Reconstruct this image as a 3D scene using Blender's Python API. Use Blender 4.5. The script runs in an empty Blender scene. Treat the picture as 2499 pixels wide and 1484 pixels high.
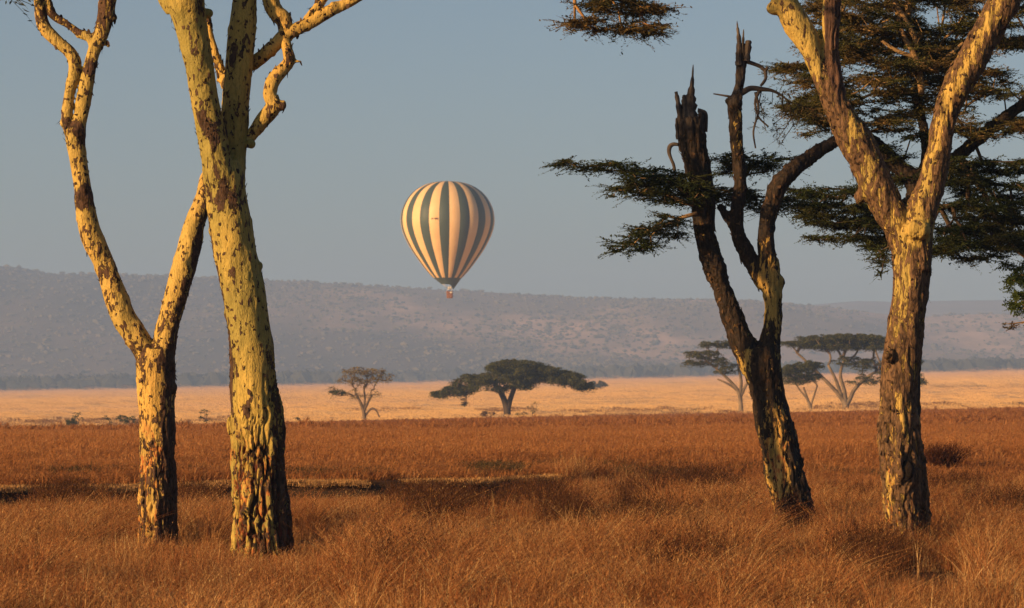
import bpy, math, random
import numpy as np
from mathutils import Vector

random.seed(7)
RNG = np.random.default_rng(11)
R = math.radians
SC = bpy.context.scene
COL = SC.collection

# ------------------------------------------------------------------ camera, sky, sun, exposure
LENS = 130.0
FPX = 2498 * LENS / 36.0          # focal length in units of a 2498 px wide frame
CX, HY, HCAM = 1249.0, 940.0, 1.9  # frame centre, eye-level line, camera height (m)

cam_d = bpy.data.cameras.new('camera')
cam = bpy.data.objects.new('camera', cam_d)
COL.objects.link(cam)
cam.location = (0, 0, HCAM)
cam.rotation_euler = (R(90), 0, 0)
cam_d.lens = LENS
cam_d.sensor_width = 36.0
cam_d.shift_y = (HY - 742.0) / 2498.0
cam_d.clip_start = 0.5
cam_d.clip_end = 30000
cam_d.dof.use_dof = True
cam_d.dof.focus_distance = 42.0
cam_d.dof.aperture_fstop = 9.0
SC.camera = cam

SUN_AZ, SUN_EL = 56.0, 15.0       # degrees left of straight behind the camera, above the horizon
TO_SUN = Vector((-math.sin(R(SUN_AZ)) * math.cos(R(SUN_EL)), -math.cos(R(SUN_AZ)) * math.cos(R(SUN_EL)), math.sin(R(SUN_EL))))
world = bpy.data.worlds.new('World')
SC.world = world
world.use_nodes = True
wn, wl = world.node_tree.nodes, world.node_tree.links
for n in list(wn): wn.remove(n)
w_out = wn.new('ShaderNodeOutputWorld')
w_bg = wn.new('ShaderNodeBackground')
w_sky = wn.new('ShaderNodeTexSky')
w_sky.sky_type = 'NISHITA'
w_sky.sun_disc = False
w_sky.sun_elevation = R(SUN_EL)
w_sky.sun_rotation = R(180 + SUN_AZ)
w_sky.altitude = 1500
w_sky.air_density = 1.0
w_sky.dust_density = 3.6
w_sky.ozone_density = 2.5
w_bg.inputs['Strength'].default_value = 0.05
wl.new(w_sky.outputs[0], w_bg.inputs[0])
wl.new(w_bg.outputs[0], w_out.inputs[0])

sun_d = bpy.data.lights.new('sun', 'SUN')
sun_d.energy = 5.0
sun_d.angle = R(0.5)
sun_d.color = (1.0, 0.61, 0.27)
sun = bpy.data.objects.new('sun', sun_d)
COL.objects.link(sun)
sun.location = (-40, -40, 30)
sun.rotation_euler = (-TO_SUN).to_track_quat('-Z', 'Y').to_euler()

vs = SC.view_settings
vs.view_transform = 'Standard'
vs.look = 'None'
vs.exposure = 0.8
vs.gamma = 1.0
vs.use_curve_mapping = False
SC.cycles.use_denoising = True
SC.cycles.max_bounces = 5
SC.cycles.transparent_max_bounces = 8
SC.cycles.volume_bounces = 1

# ------------------------------------------------------------------ helpers
def P(px, py, Y):
    return np.array([(px - CX) * Y / FPX, Y, HCAM + (HY - py) * Y / FPX])

def sstep(a, b, x):
    t = np.clip((np.asarray(x, float) - a) / (b - a), 0, 1)
    return t * t * (3 - 2 * t)

def vnoise(p, seed=0):
    p = np.asarray(p, float)
    i = np.floor(p).astype(np.int64)
    f = p - i
    u = f * f * (3 - 2 * f)
    out = np.zeros(len(p))
    for dx in (0, 1):
        wx = u[:, 0] if dx else 1 - u[:, 0]
        for dy in (0, 1):
            wy = u[:, 1] if dy else 1 - u[:, 1]
            for dz in (0, 1):
                wz = u[:, 2] if dz else 1 - u[:, 2]
                h = ((i[:, 0] + dx) * 374761393 + (i[:, 1] + dy) * 668265263 + (i[:, 2] + dz) * 1440662683 + seed * 974711) & 0xffffffff
                h = ((h ^ (h >> 13)) * 1274126177) & 0xffffffff
                h = (h ^ (h >> 16)) & 0xffffffff
                out += wx * wy * wz * (h / 2147483647.5 - 1.0)
    return out

def fbm(p, octv=4, seed=0, gain=0.5):
    p = np.asarray(p, float)
    a, s, o = 1.0, 0.0, np.zeros(len(p))
    for k in range(octv):
        o += a * vnoise(p * (2.03 ** k) + k * 17.3, seed + k)
        s += a
        a *= gain
    return o / s

def mesh_from(name, V, groups, smooth=True, mats=(), midx=None):
    """groups: list of int arrays (m,k), k = 3 or 4"""
    V = np.asarray(V, np.float32)
    me = bpy.data.meshes.new(name)
    groups = [np.asarray(g, np.int32) for g in groups if len(g)]
    me.vertices.add(len(V))
    me.vertices.foreach_set('co', V.ravel())
    tot = np.concatenate([np.full(len(g), g.shape[1], np.int32) for g in groups])
    loops = np.concatenate([g.ravel() for g in groups])
    start = np.concatenate([[0], np.cumsum(tot)[:-1]]).astype(np.int32)
    me.loops.add(len(loops))
    me.loops.foreach_set('vertex_index', loops)
    me.polygons.add(len(tot))
    me.polygons.foreach_set('loop_start', start)
    me.polygons.foreach_set('loop_total', tot)
    if midx is not None:
        me.polygons.foreach_set('material_index', np.asarray(midx, np.int32))
    me.polygons.foreach_set('use_smooth', np.full(len(tot), smooth, bool))
    me.update(calc_edges=True)
    for m in mats: me.materials.append(m)
    return me

def attr(me, name, vals):
    a = me.attributes.new(name, 'FLOAT', 'POINT')
    a.data.foreach_set('value', np.asarray(vals, np.float32))

def obj(name, me, parent=None, loc=None):
    o = bpy.data.objects.new(name, me)
    COL.objects.link(o)
    if parent is not None: o.parent = parent
    if loc is not None: o.location = loc
    return o

def tag(o, label=None, cat=None, group=None, kind=None):
    if label: o['label'] = label
    if cat: o['category'] = cat
    if group: o['group'] = group
    if kind: o['kind'] = kind
    return o

def thing(name, loc, label, cat, group=None):
    o = bpy.data.objects.new(name, None)
    COL.objects.link(o)
    o.empty_display_size = 0.3
    o.location = loc
    return tag(o, label, cat, group)

class MB:
    """collects geometry"""
    def __init__(s): s.V, s.G, s.n = [], {3: [], 4: []}, 0
    def add(s, V, F):
        V = np.asarray(V, float); F = np.asarray(F, int)
        s.V.append(V); s.G[F.shape[1]].append(F + s.n); s.n += len(V)
    def tube(s, pts, rad, sides=8, cap=True, rough=0.0, seed=0):
        pts = np.asarray(pts, float); rad = np.asarray(rad, float)
        n = len(pts)
        T = np.gradient(pts, axis=0)
        T /= np.linalg.norm(T, axis=1)[:, None] + 1e-12
        ref = np.array([0, 1.0, 0]) if abs(T[0][1]) < 0.9 else np.array([1.0, 0, 0])
        u = np.cross(T[0], ref); u /= np.linalg.norm(u)
        V = np.zeros((n, sides, 3))
        an = np.linspace(0, 2 * np.pi, sides, endpoint=False)
        for i in range(n):
            u = u - T[i] * np.dot(u, T[i]); u /= np.linalg.norm(u) + 1e-12
            w = np.cross(T[i], u)
            V[i] = pts[i] + rad[i] * (np.cos(an)[:, None] * u + np.sin(an)[:, None] * w)
        idx = np.arange(n * sides).reshape(n, sides)
        nx = np.roll(idx, -1, axis=1)
        F = np.stack([idx[:-1], nx[:-1], nx[1:], idx[1:]], -1).reshape(-1, 4)
        b = s.n
        s.add(V.reshape(-1, 3), F)
        if cap:
            s.add(np.vstack([pts[:1], pts[-1:]]), np.zeros((0, 3), int))
            c0, c1 = s.n - 2, s.n - 1
            fa = np.stack([np.full(sides, c0), b + nx[0], b + idx[0]], -1)
            fb = np.stack([np.full(sides, c1), b + idx[-1], b + nx[-1]], -1)
            s.G[3].append(fa); s.G[3].append(fb)
    def ball(s, c, r, nu=12, nv=8, scale=(1, 1, 1)):
        th = np.linspace(0.001, np.pi - 0.001, nv + 1)
        ph = np.linspace(0, 2 * np.pi, nu, endpoint=False)
        A, B = np.meshgrid(th, ph, indexing='ij')
        V = np.stack([np.sin(A) * np.cos(B) * scale[0], np.sin(A) * np.sin(B) * scale[1], np.cos(A) * scale[2]], -1).reshape(-1, 3) * r + np.asarray(c)
        idx = np.arange((nv + 1) * nu).reshape(nv + 1, nu); nx = np.roll(idx, -1, 1)
        s.add(V, np.stack([idx[:-1], idx[1:], nx[1:], nx[:-1]], -1).reshape(-1, 4))
    def box(s, c, h):
        c = np.asarray(c, float); h = np.asarray(h, float)
        V = np.array([[x, y, z] for x in (-1, 1) for y in (-1, 1) for z in (-1, 1)]) * h + c
        s.add(V, [[0, 1, 3, 2], [4, 6, 7, 5], [0, 4, 5, 1], [2, 3, 7, 6], [0, 2, 6, 4], [1, 5, 7, 3]])
    def mesh(s, name, mats, smooth=True, off=None):
        V = np.vstack(s.V)
        if off is not None: V = V - np.asarray(off)
        gs = [np.vstack(s.G[k]) for k in (4, 3) if s.G[k] and sum(len(x) for x in s.G[k])]
        return mesh_from(name, V, gs, smooth, mats)

def catmull(pts, sub=6):
    pts = np.asarray(pts, float)
    ext = np.vstack([2 * pts[0] - pts[1], pts, 2 * pts[-1] - pts[-2]])
    out = []
    for i in range(1, len(ext) - 2):
        p0, p1, p2, p3 = ext[i - 1:i + 3]
        for t in np.linspace(0, 1, sub, endpoint=False):
            out.append(0.5 * (2 * p1 + (p2 - p0) * t + (2 * p0 - 5 * p1 + 4 * p2 - p3) * t * t + (3 * p1 - p0 - 3 * p2 + p3) * t ** 3))
    out.append(pts[-1])
    return np.array(out)

# ------------------------------------------------------------------ node material helpers
class NT:
    def __init__(s, name):
        s.m = bpy.data.materials.new(name); s.m.use_nodes = True
        s.t = s.m.node_tree; s.n = s.t.nodes; s.l = s.t.links
        for x in list(s.n): s.n.remove(x)
        s.out = s.n.new('ShaderNodeOutputMaterial')
    def set(s, sock, v):
        if isinstance(v, bpy.types.NodeSocket): s.l.new(v, sock)
        elif isinstance(v, (tuple, list)) and sock.type == 'RGBA' and len(v) == 3: sock.default_value = (*v, 1)
        else: sock.default_value = v
    def math(s, op, a, b=0.0, c=None, clamp=False):
        n = s.n.new('ShaderNodeMath'); n.operation = op; n.use_clamp = clamp
        s.set(n.inputs[0], a); s.set(n.inputs[1], b)
        if c is not None: s.set(n.inputs[2], c)
        return n.outputs[0]
    def mix(s, f, a, b, mode='MIX'):
        n = s.n.new('ShaderNodeMix'); n.data_type = 'RGBA'; n.blend_type = mode
        s.set(n.inputs[0], f); s.set(n.inputs[6], a); s.set(n.inputs[7], b)
        return n.outputs[2]
    def step(s, v, a, b):
        n = s.n.new('ShaderNodeMapRange'); n.interpolation_type = 'SMOOTHSTEP'
        s.set(n.inputs[0], v); n.inputs[1].default_value = a; n.inputs[2].default_value = b
        return n.outputs[0]
    def coord(s, kind='Object', scale=(1, 1, 1)):
        if kind == 'Position': src = s.n.new('ShaderNodeNewGeometry').outputs['Position']
        else: src = s.n.new('ShaderNodeTexCoord').outputs[kind]
        mp = s.n.new('ShaderNodeMapping'); s.l.new(src, mp.inputs[0]); mp.inputs['Scale'].default_value = scale
        return mp.outputs[0]
    def noise(s, co, scale=1.0, detail=4, rough=0.55, dist=0.0):
        n = s.n.new('ShaderNodeTexNoise'); s.l.new(co, n.inputs['Vector'])
        n.inputs['Scale'].default_value = scale; n.inputs['Detail'].default_value = detail
        n.inputs['Roughness'].default_value = rough; n.inputs['Distortion'].default_value = dist
        return n.outputs[0]
    def attr(s, name):
        n = s.n.new('ShaderNodeAttribute'); n.attribute_name = name; return n.outputs['Fac']
    def bump(s, h, strength=0.4, dist=0.02):
        n = s.n.new('ShaderNodeBump'); n.inputs['Strength'].default_value = strength; n.inputs['Distance'].default_value = dist
        s.l.new(h, n.inputs['Height']); return n.outputs[0]
    def principled(s, col, rough=0.8, normal=None, spec=0.3):
        b = s.n.new('ShaderNodeBsdfPrincipled')
        s.set(b.inputs['Base Color'], col); s.set(b.inputs['Roughness'], rough)
        b.inputs['Specular IOR Level'].default_value = spec
        if normal is not None: s.l.new(normal, b.inputs['Normal'])
        s.l.new(b.outputs[0], s.out.inputs[0]); return b
    def leafy(s, col, trans=0.35, rough=0.6):
        d = s.n.new('ShaderNodeBsdfDiffuse'); t = s.n.new('ShaderNodeBsdfTranslucent'); m = s.n.new('ShaderNodeMixShader')
        s.set(d.inputs[0], col); s.set(t.inputs[0], col); m.inputs[0].default_value = trans
        s.l.new(d.outputs[0], m.inputs[1]); s.l.new(t.outputs[0], m.inputs[2]); s.l.new(m.outputs[0], s.out.inputs[0])

def mat_plain(name, a, b, scale=4.0, rough=0.8, bump=0.0, bscale=20.0, spec=0.2):
    t = NT(name); co = t.coord('Object')
    col = t.mix(t.step(t.noise(co, scale, 5), 0.35, 0.65), a, b)
    nrm = t.bump(t.noise(co, bscale, 4), bump, 0.02) if bump else None
    t.principled(col, rough, nrm, spec)
    return t.m

def mat_leaf(name, a, b, c=None, trans=0.3):
    t = NT(name)
    rnd = t.n.new('ShaderNodeNewGeometry').outputs['Random Per Island']
    co = t.coord('Object')
    col = t.mix(rnd, a, b)
    if c is not None:
        col = t.mix(t.step(t.noise(co, 1.6, 3), 0.45, 0.62), col, c)
    t.leafy(col, trans)
    return t.m

def mat_bark(name, yel, green, dark, mid, red, s_h=7.0, s_v=3.0, edge=0.03, dead=(0.06, 0.045, 0.035), fleck=0.62):
    t = NT(name)
    co = t.coord('Object', (s_h, s_h, s_v))
    co2 = t.coord('Object', (1, 1, 0.45))
    cover, base, fur, dd = t.attr('cover'), t.attr('base'), t.attr('furrow'), t.attr('dead')
    n1 = t.noise(co, 1.0, 6, 0.62, 0.8)
    n2 = t.noise(co2, 30.0, 4, 0.6, 0.4)
    v = t.math('ADD', t.math('MULTIPLY', n1, 0.8), t.math('MULTIPLY', n2, 0.25))
    v = t.math('MULTIPLY', t.math('SUBTRACT', v, 0.525), 2.1)
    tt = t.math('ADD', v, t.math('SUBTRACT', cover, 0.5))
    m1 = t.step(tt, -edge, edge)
    # small dark scabs everywhere on the smooth bark
    fl = t.noise(t.coord('Object', (1, 1, 0.5)), 21.0, 3, 0.55, 0.2)
    m2 = t.step(t.math('ADD', fl, t.math('MULTIPLY', t.math('SUBTRACT', t.noise(co2, 3.0, 2), 0.5), 0.25)), fleck, fleck + 0.03)
    m = t.math('MAXIMUM', m1, m2)
    big = t.noise(co2, 1.7, 3)
    fine = t.noise(co2, 70, 3)
    streak = t.noise(t.coord('Object', (26, 26, 3.0)), 1.0, 4, 0.6)
    ycol = t.mix(t.step(big, 0.36, 0.64), yel, green)
    ycol = t.mix(t.math('MULTIPLY', t.step(t.noise(co2, 6.0, 5, 0.65), 0.42, 0.66), 0.55), ycol, tuple(x * k for x, k in zip(green, (0.62, 0.66, 0.6))))
    ycol = t.mix(t.math('MULTIPLY', t.step(streak, 0.5, 0.68), 0.45), ycol, tuple(x * 0.5 for x in green))
    ycol = t.mix(t.math('MULTIPLY', t.step(fine, 0.52, 0.66), 0.5), ycol, tuple(x * 0.45 for x in green))
    bcol = t.mix(t.step(n2, 0.36, 0.66), dark, mid)
    bcol = t.mix(t.math('MULTIPLY', t.step(streak, 0.52, 0.7), 0.6), bcol, tuple(x * 1.5 for x in mid))
    rmask = t.math('MULTIPLY', t.step(t.noise(t.coord('Object', (12, 12, 3.6)), 1.0, 5, 0.65, 0.5), 0.46, 0.54), base)
    rmask = t.math('MULTIPLY', rmask, t.step(n2, 0.35, 0.55))
    ycol = t.mix(rmask, ycol, t.mix(n2, tuple(x * 0.5 for x in red), tuple(min(1, x * 1.3) for x in red)))
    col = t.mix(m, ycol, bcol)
    fcol = t.mix(t.math('MULTIPLY', t.step(t.noise(t.coord('Object', (8, 8, 3)), 1.0, 4), 0.42, 0.58), base), dark, tuple(x * 0.42 for x in red))
    col = t.mix(t.step(fur, 0.38, 0.70), col, fcol)
    dcol = t.mix(t.step(t.noise(t.coord('Object', (22, 22, 1.2)), 1.0, 4), 0.35, 0.65), tuple(x * 0.35 for x in dead), dead)
    col = t.mix(dd, col, dcol)
    hgt = t.math('ADD', t.math('MULTIPLY', m, 0.7), t.math('ADD', t.math('MULTIPLY', n2, 0.7), t.math('ADD', t.math('MULTIPLY', fine, 0.3), t.math('MULTIPLY', streak, 0.5))))
    t.principled(col, 0.75, t.bump(hgt, 0.9, 0.025), 0.2)
    return t.m

# ------------------------------------------------------------------ terrain
def bank_y(X):
    return 57.5 + 0.75 * (np.asarray(X, float) + 8) + 0.5 * np.sin(np.asarray(X) * 0.9)

PY = [-400, 75, 150, 250, 400, 500, 1000, 2000, 3000, 3600, 7000]
PZ = [0.0, 0.0, -0.45, -1.35, -2.5, -2.8, -1.0, 2.0, 5.0, 8.0, 14.0]
def ground_z(X, Y):
    X = np.asarray(X, float); Y = np.asarray(Y, float)
    z = np.interp(Y, PY, PZ)
    side = 1 - sstep(0.5, 4.0, X)          # the little earth bank fades out to the right
    z = z + 0.3 * sstep(0, 0.5, Y - bank_y(X)) * side + 0.3 * sstep(0, 9, Y - bank_y(X)) * (1 - side)
    z = z + 0.02 * np.clip(X, -500, 700) * sstep(60, 250, Y)
    q = np.stack([X.ravel(), Y.ravel(), np.zeros(X.size)], -1)
    z = z + (0.05 * fbm(q * 0.35, 3, 3)).reshape(X.shape) * (1 - sstep(100, 200, Y)) + (0.5 * fbm(q * 0.004, 3, 5)).reshape(X.shape) * sstep(600, 1500, Y)
    return z
def gz(X, Y): return float(ground_z(np.array([X]), np.array([Y]))[0])

rows = np.concatenate([np.linspace(-240, 10, 26)[:-1], np.linspace(10, 90, 240)[:-1], np.geomspace(90, 600, 110)[:-1], np.geomspace(600, 6700, 80)])
uu = np.linspace(-1, 1, 181)
uu = np.sign(uu) * (0.25 * np.abs(uu) + 0.75 * np.abs(uu) ** 3)
YY, UU = np.meshgrid(rows, uu, indexing='ij')
WW = np.clip(60 + np.maximum(YY, 0) * 1.2, 250 * sstep(-50, -240, YY), 3300)
XX = UU * WW
ZZ = ground_z(XX, YY)
nr, nc = XX.shape
idx = np.arange(nr * nc).reshape(nr, nc)
Fq = np.stack([idx[:-1, :-1], idx[:-1, 1:], idx[1:, 1:], idx[1:, :-1]], -1).reshape(-1, 4)

t = NT('ground_mat')
pos = t.n.new('ShaderNodeNewGeometry').outputs['Position']
sep = t.n.new('ShaderNodeSeparateXYZ'); t.l.new(pos, sep.inputs[0])
px_, py_ = sep.outputs[0], sep.outputs[1]
big = t.noise(t.coord('Position', (0.02, 0.02, 0.02)), 1.0, 4)
edge = t.math('ADD', py_, t.math('MULTIPLY', t.math('SUBTRACT', big, 0.5), 90.0))
far = t.step(edge, 395, 425)
n_a = t.noise(t.coord('Position', (1, 1, 1)), 1.3, 6, 0.65)
n_s = t.noise(t.coord('Position', (0.25, 0.05, 0.1)), 1.0, 5, 0.6)
near_c = t.mix(t.step(n_a, 0.35, 0.65), (0.050, 0.024, 0.012), (0.12, 0.055, 0.022))
near_c = t.mix(t.step(py_, 70, 150), near_c, t.mix(t.step(n_s, 0.4, 0.65), (0.24, 0.10, 0.034), (0.17, 0.068, 0.024)))
# wide plain: pale dry short grass with long streaks
s1 = t.noise(t.coord('Position', (0.006, 0.022, 0.01)), 1.0, 5, 0.65)
s2 = t.noise(t.coord('Position', (0.0016, 0.0045, 0.01)), 1.0, 4, 0.6)
far_c = t.mix(t.step(s1, 0.35, 0.68), (0.74, 0.50, 0.23), (0.56, 0.35, 0.155))
far_c = t.mix(t.step(s2, 0.42, 0.64), far_c, (0.56, 0.36, 0.20))
far_c = t.mix(t.math('MULTIPLY', t.step(t.noise(t.coord('Position', (0.02, 0.06, 0.01)), 1.0, 3), 0.62, 0.7), 0.55), far_c, (0.24, 0.14, 0.08))
far_c = t.mix(t.step(py_, 2300, 3000), far_c, t.mix(t.step(s2, 0.4, 0.6), (0.34, 0.24, 0.17), (0.18, 0.14, 0.10)))
# scrubby margin where the tall red grass stops
marg = t.math('MULTIPLY', t.step(edge, 400, 430), t.math('SUBTRACT', 1.0, t.step(edge, 470, 640)))
far_c = t.mix(t.math('MULTIPLY', marg, t.step(n_a, 0.35, 0.6)), far_c, (0.23, 0.145, 0.075))
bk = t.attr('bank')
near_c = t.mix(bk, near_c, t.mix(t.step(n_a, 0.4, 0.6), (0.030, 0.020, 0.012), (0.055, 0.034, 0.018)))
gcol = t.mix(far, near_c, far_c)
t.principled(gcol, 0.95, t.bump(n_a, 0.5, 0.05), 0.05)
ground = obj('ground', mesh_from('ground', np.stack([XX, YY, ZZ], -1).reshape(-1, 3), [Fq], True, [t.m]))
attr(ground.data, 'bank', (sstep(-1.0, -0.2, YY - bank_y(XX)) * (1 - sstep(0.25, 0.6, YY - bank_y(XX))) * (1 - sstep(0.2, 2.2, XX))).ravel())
tag(ground, kind='structure')

# hills -------------------------------------------------------------
def hill_mesh(name, Yr, ridge, Y0, Y1, mat, rough, seed, nx=260, ny=90, dens=None):
    rx, ry = zip(*ridge)
    xs = np.linspace(-1, 1, nx); xs = np.sign(xs) * (0.3 * np.abs(xs) + 0.7 * np.abs(xs) ** 2.2) * 3200
    ys = np.linspace(0, 1, ny)
    Xg, T = np.meshgrid(xs, ys, indexing='ij')
    Yg = Y0 + (Y1 - Y0) * T
    zr = HCAM + (HY - np.interp(CX + Xg * FPX / Yr, rx, ry)) * Yr / FPX
    tr = (Yr - Y0) / (Y1 - Y0)
    rise = np.where(T < tr, sstep(0, 1, T / tr) * 0.45 + 0.55 * (T / tr) ** 1.15, 1 - 0.55 * sstep(tr, 1.0, T))
    z0 = ground_z(Xg, Yg) - 1.5
    q = np.stack([Xg.ravel(), Yg.ravel(), np.zeros(Xg.size)], -1)
    nz = fbm(q * np.array([1 / 260., 1 / 700., 1]), 5, seed).reshape(Xg.shape)
    amp = rough * np.sin(np.pi * np.clip(T / tr, 0, 1)) ** 0.7 + 1.2
    Z = np.maximum(z0 + (zr - z0) * rise + nz * amp, z0 - 4)
    Z = np.where(T <= 0, z0 - 4, Z)
    ii = np.arange(nx * ny).reshape(nx, ny)
    F = np.stack([ii[:-1, :-1], ii[1:, :-1], ii[1:, 1:], ii[:-1, 1:]], -1).reshape(-1, 4)
    me = mesh_from(name, np.stack([Xg, Yg, Z], -1).reshape(-1, 3), [F], True, [mat])
    o = obj(name, me); tag(o, kind='structure')
    return Xg, Yg, Z, xs, ys

RIDGE = [(-6000, 560), (-1500, 600), (-300, 635), (0, 650), (60, 653), (110, 668), (300, 670), (420, 673), (640, 682), (760, 688), (900, 697), (1100, 708), (1250, 716), (1400, 725), (1550, 731), (1700, 733), (1850, 738), (2000, 748), (2120, 762), (2250, 772), (2400, 765), (2600, 768), (3400, 775), (8000, 780)]
RIDGE2 = [(-6000, 860), (1200, 860), (1700, 790), (1900, 752), (2040, 739), (2100, 734), (2200, 738), (2300, 734), (2500, 731), (2900, 742), (4000, 750), (8000, 760)]
t = NT('hill_mat')
n_a = t.noise(t.coord('Position', (0.02, 0.007, 0.03)), 1.0, 6, 0.7)
n_b = t.noise(t.coord('Position', (0.0028, 0.0014, 0.002)), 1.0, 3, 0.55)
hc = t.mix(t.step(n_a, 0.38, 0.62), (0.50, 0.33, 0.235), (0.29, 0.20, 0.14))
hc = t.mix(t.step(n_b, 0.44, 0.6), hc, (0.17, 0.125, 0.085))
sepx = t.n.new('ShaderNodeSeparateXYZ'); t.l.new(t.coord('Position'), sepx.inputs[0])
wood = t.step(t.math('ADD', sepx.outputs[0], t.math('MULTIPLY', t.math('SUBTRACT', n_b, 0.5), 900.0)), -80.0, -420.0)  # hillside shade put into the colour, darker towards the left
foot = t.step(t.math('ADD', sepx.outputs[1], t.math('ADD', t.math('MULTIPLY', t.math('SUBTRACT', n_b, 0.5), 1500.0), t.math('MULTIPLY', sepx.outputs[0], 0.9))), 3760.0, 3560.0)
wood = t.math('MAXIMUM', wood, foot)  # painted left shade joined with the wooded foot of the slopes
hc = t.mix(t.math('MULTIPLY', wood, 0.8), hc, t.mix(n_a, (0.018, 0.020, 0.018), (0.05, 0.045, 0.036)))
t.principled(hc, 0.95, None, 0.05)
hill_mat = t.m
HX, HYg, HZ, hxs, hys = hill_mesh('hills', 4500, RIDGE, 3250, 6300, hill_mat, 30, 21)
far_hill_mat = mat_plain('far_hill_mat', (0.13, 0.115, 0.10), (0.20, 0.16, 0.13), 0.01, 0.95)
hill_mesh('far_hills', 5900, RIDGE2, 5000, 6650, far_hill_mat, 8, 44, 160, 50)

def low_bushes(name, pts, rx, rz, mat, label, cat):
    """many tiny far bushes: one low polygon lump each, one object"""
    t_ = (1 + 5 ** 0.5) / 2
    ico = np.array([[-1, t_, 0], [1, t_, 0], [-1, -t_, 0], [1, -t_, 0], [0, -1, t_], [0, 1, t_], [0, -1, -t_], [0, 1, -t_], [t_, 0, -1], [t_, 0, 1], [-t_, 0, -1], [-t_, 0, 1]]) / (1 + t_ * t_) ** 0.5
    fc = np.array([[0, 11, 5], [0, 5, 1], [0, 1, 7], [0, 7, 10], [0, 10, 11], [1, 5, 9], [5, 11, 4], [11, 10, 2], [10, 7, 6], [7, 1, 8], [3, 9, 4], [3, 4, 2], [3, 2, 6], [3, 6, 8], [3, 8, 9], [4, 9, 5], [2, 4, 11], [6, 2, 10], [8, 6, 7], [9, 8, 1]])
    n = len(pts)
    jit = 1 + 0.35 * RNG.standard_normal((n, 12, 1))
    S = np.stack([rx, rx, rz], -1)[:, None, :]
    V = ico[None] * np.clip(jit, 0.4, 1.7) * S + np.asarray(pts)[:, None, :] + np.array([0, 0, 0.55]) * S
    F = (fc[None] + 12 * np.arange(n)[:, None, None]).reshape(-1, 3)
    o = obj(name, mesh_from(name, V.reshape(-1, 3), [F], False, [mat]))
    tag(o, label, cat, kind='stuff')
    return o

bush_far_mat = mat_plain('far_bush_mat', (0.075, 0.066, 0.042), (0.12, 0.095, 0.06), 0.05, 0.9)
# bushes on the hillside
hp = []
hi = []
while len(hp) < 9000:
    a = int(RNG.integers(60, 200)); b = int(RNG.integers(1, 42))
    x0, y0 = HX[a, b], HYg[a, b]
    px = CX + x0 * FPX / y0
    if px < -250 or px > 2750: continue
    dn = 0.5 + 0.5 * math.sin(x0 * 0.013 + 1.3 * math.sin(y0 * 0.004)) + 0.6 * (1 - float(sstep(200, 1100, px))) + 0.5 * float(sstep(12, 0, b))
    if RNG.random() > 0.18 + 0.4 * dn: continue
    fa, fb = RNG.random(), RNG.random()
    pt = [(1 - fa) * (1 - fb) * G[a, b] + fa * (1 - fb) * G[a + 1, b] + (1 - fa) * fb * G[a, b + 1] + fa * fb * G[a + 1, b + 1] for G in (HX, HYg, HZ)]
    hp.append(pt)
hp = np.array(hp)
k = RNG.random(len(hp))
low_bushes('hillside_bushes', hp, 1.3 + 2.6 * k ** 3, 0.9 + 1.3 * k ** 3, bush_far_mat, 'scattered dark bushes dotting the hazy hillside', 'bushes')

# dark belts of wood at the foot of the hills
wp = []
def belt(px0, px1, Y, dY, n):
    for _ in range(n):
        y = Y + dY * RNG.random(); px = px0 + (px1 - px0) * RNG.random()
        x = (px - CX) * y / FPX
        wp.append([x, y, gz(x, y)])
belt(-200, 620, 2790, 200, 2600); belt(-200, 800, 3120, 150, 1300); belt(560, 900, 2860, 60, 330); belt(800, 1300, 3180, 120, 420); belt(1250, 2000, 3160, 160, 420)
belt(1400, 1700, 2900, 120, 160); belt(1650, 2700, 3120, 160, 700); belt(2230, 2750, 2790, 40, 300); belt(2100, 2750, 2980, 60, 300)
wp = np.array(wp)
k = RNG.random(len(wp))
low_bushes('far_woodland', wp, 2.6 + 4.0 * k, 3.2 + 3.6 * k, mat_plain('far_wood_mat', (0.022, 0.024, 0.018), (0.04, 0.038, 0.026), 0.05, 0.9), 'dark belt of trees along the foot of the hills', 'woodland')

# ------------------------------------------------------------------ branching growth used by every crown
def grow(seeds, att, bias=0.35, wob=0.06, up=0.0):
    """connect attraction points to the seeds; returns nodes, parent indices"""
    att = np.asarray(att, float); S = np.array(seeds, float)
    cap = len(S) + 6 * len(att)
    N = np.zeros((cap, 3)); pl = np.zeros(cap); par = [-1] * len(S); k = len(S)
    N[:k] = S
    d = np.min(np.linalg.norm(att[:, None] - S[None], axis=2), axis=1)
    tips = []
    for a in att[np.argsort(d)]:
        D = np.sqrt(((N[:k] - a) ** 2).sum(1)) + bias * pl[:k]
        j = int(np.argmin(D)); nj = N[j].copy(); L = float(np.linalg.norm(nj - a))
        m = min(max(1, int(L / (0.25 * (1 + L * 0.3))) if L < 1.5 else int(L / 0.5)), 6)
        prev = j
        off = RNG.standard_normal(3) * wob * L
        for q in range(1, m + 1):
            f = q / m
            N[k] = nj * (1 - f) + a * f + off * math.sin(math.pi * f) + np.array([0, 0, up * L * math.sin(math.pi * f)])
            par.append(prev); pl[k] = pl[prev] + L / m; prev = k; k += 1
        tips.append(prev)
    return N[:k].copy(), par, tips

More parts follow.
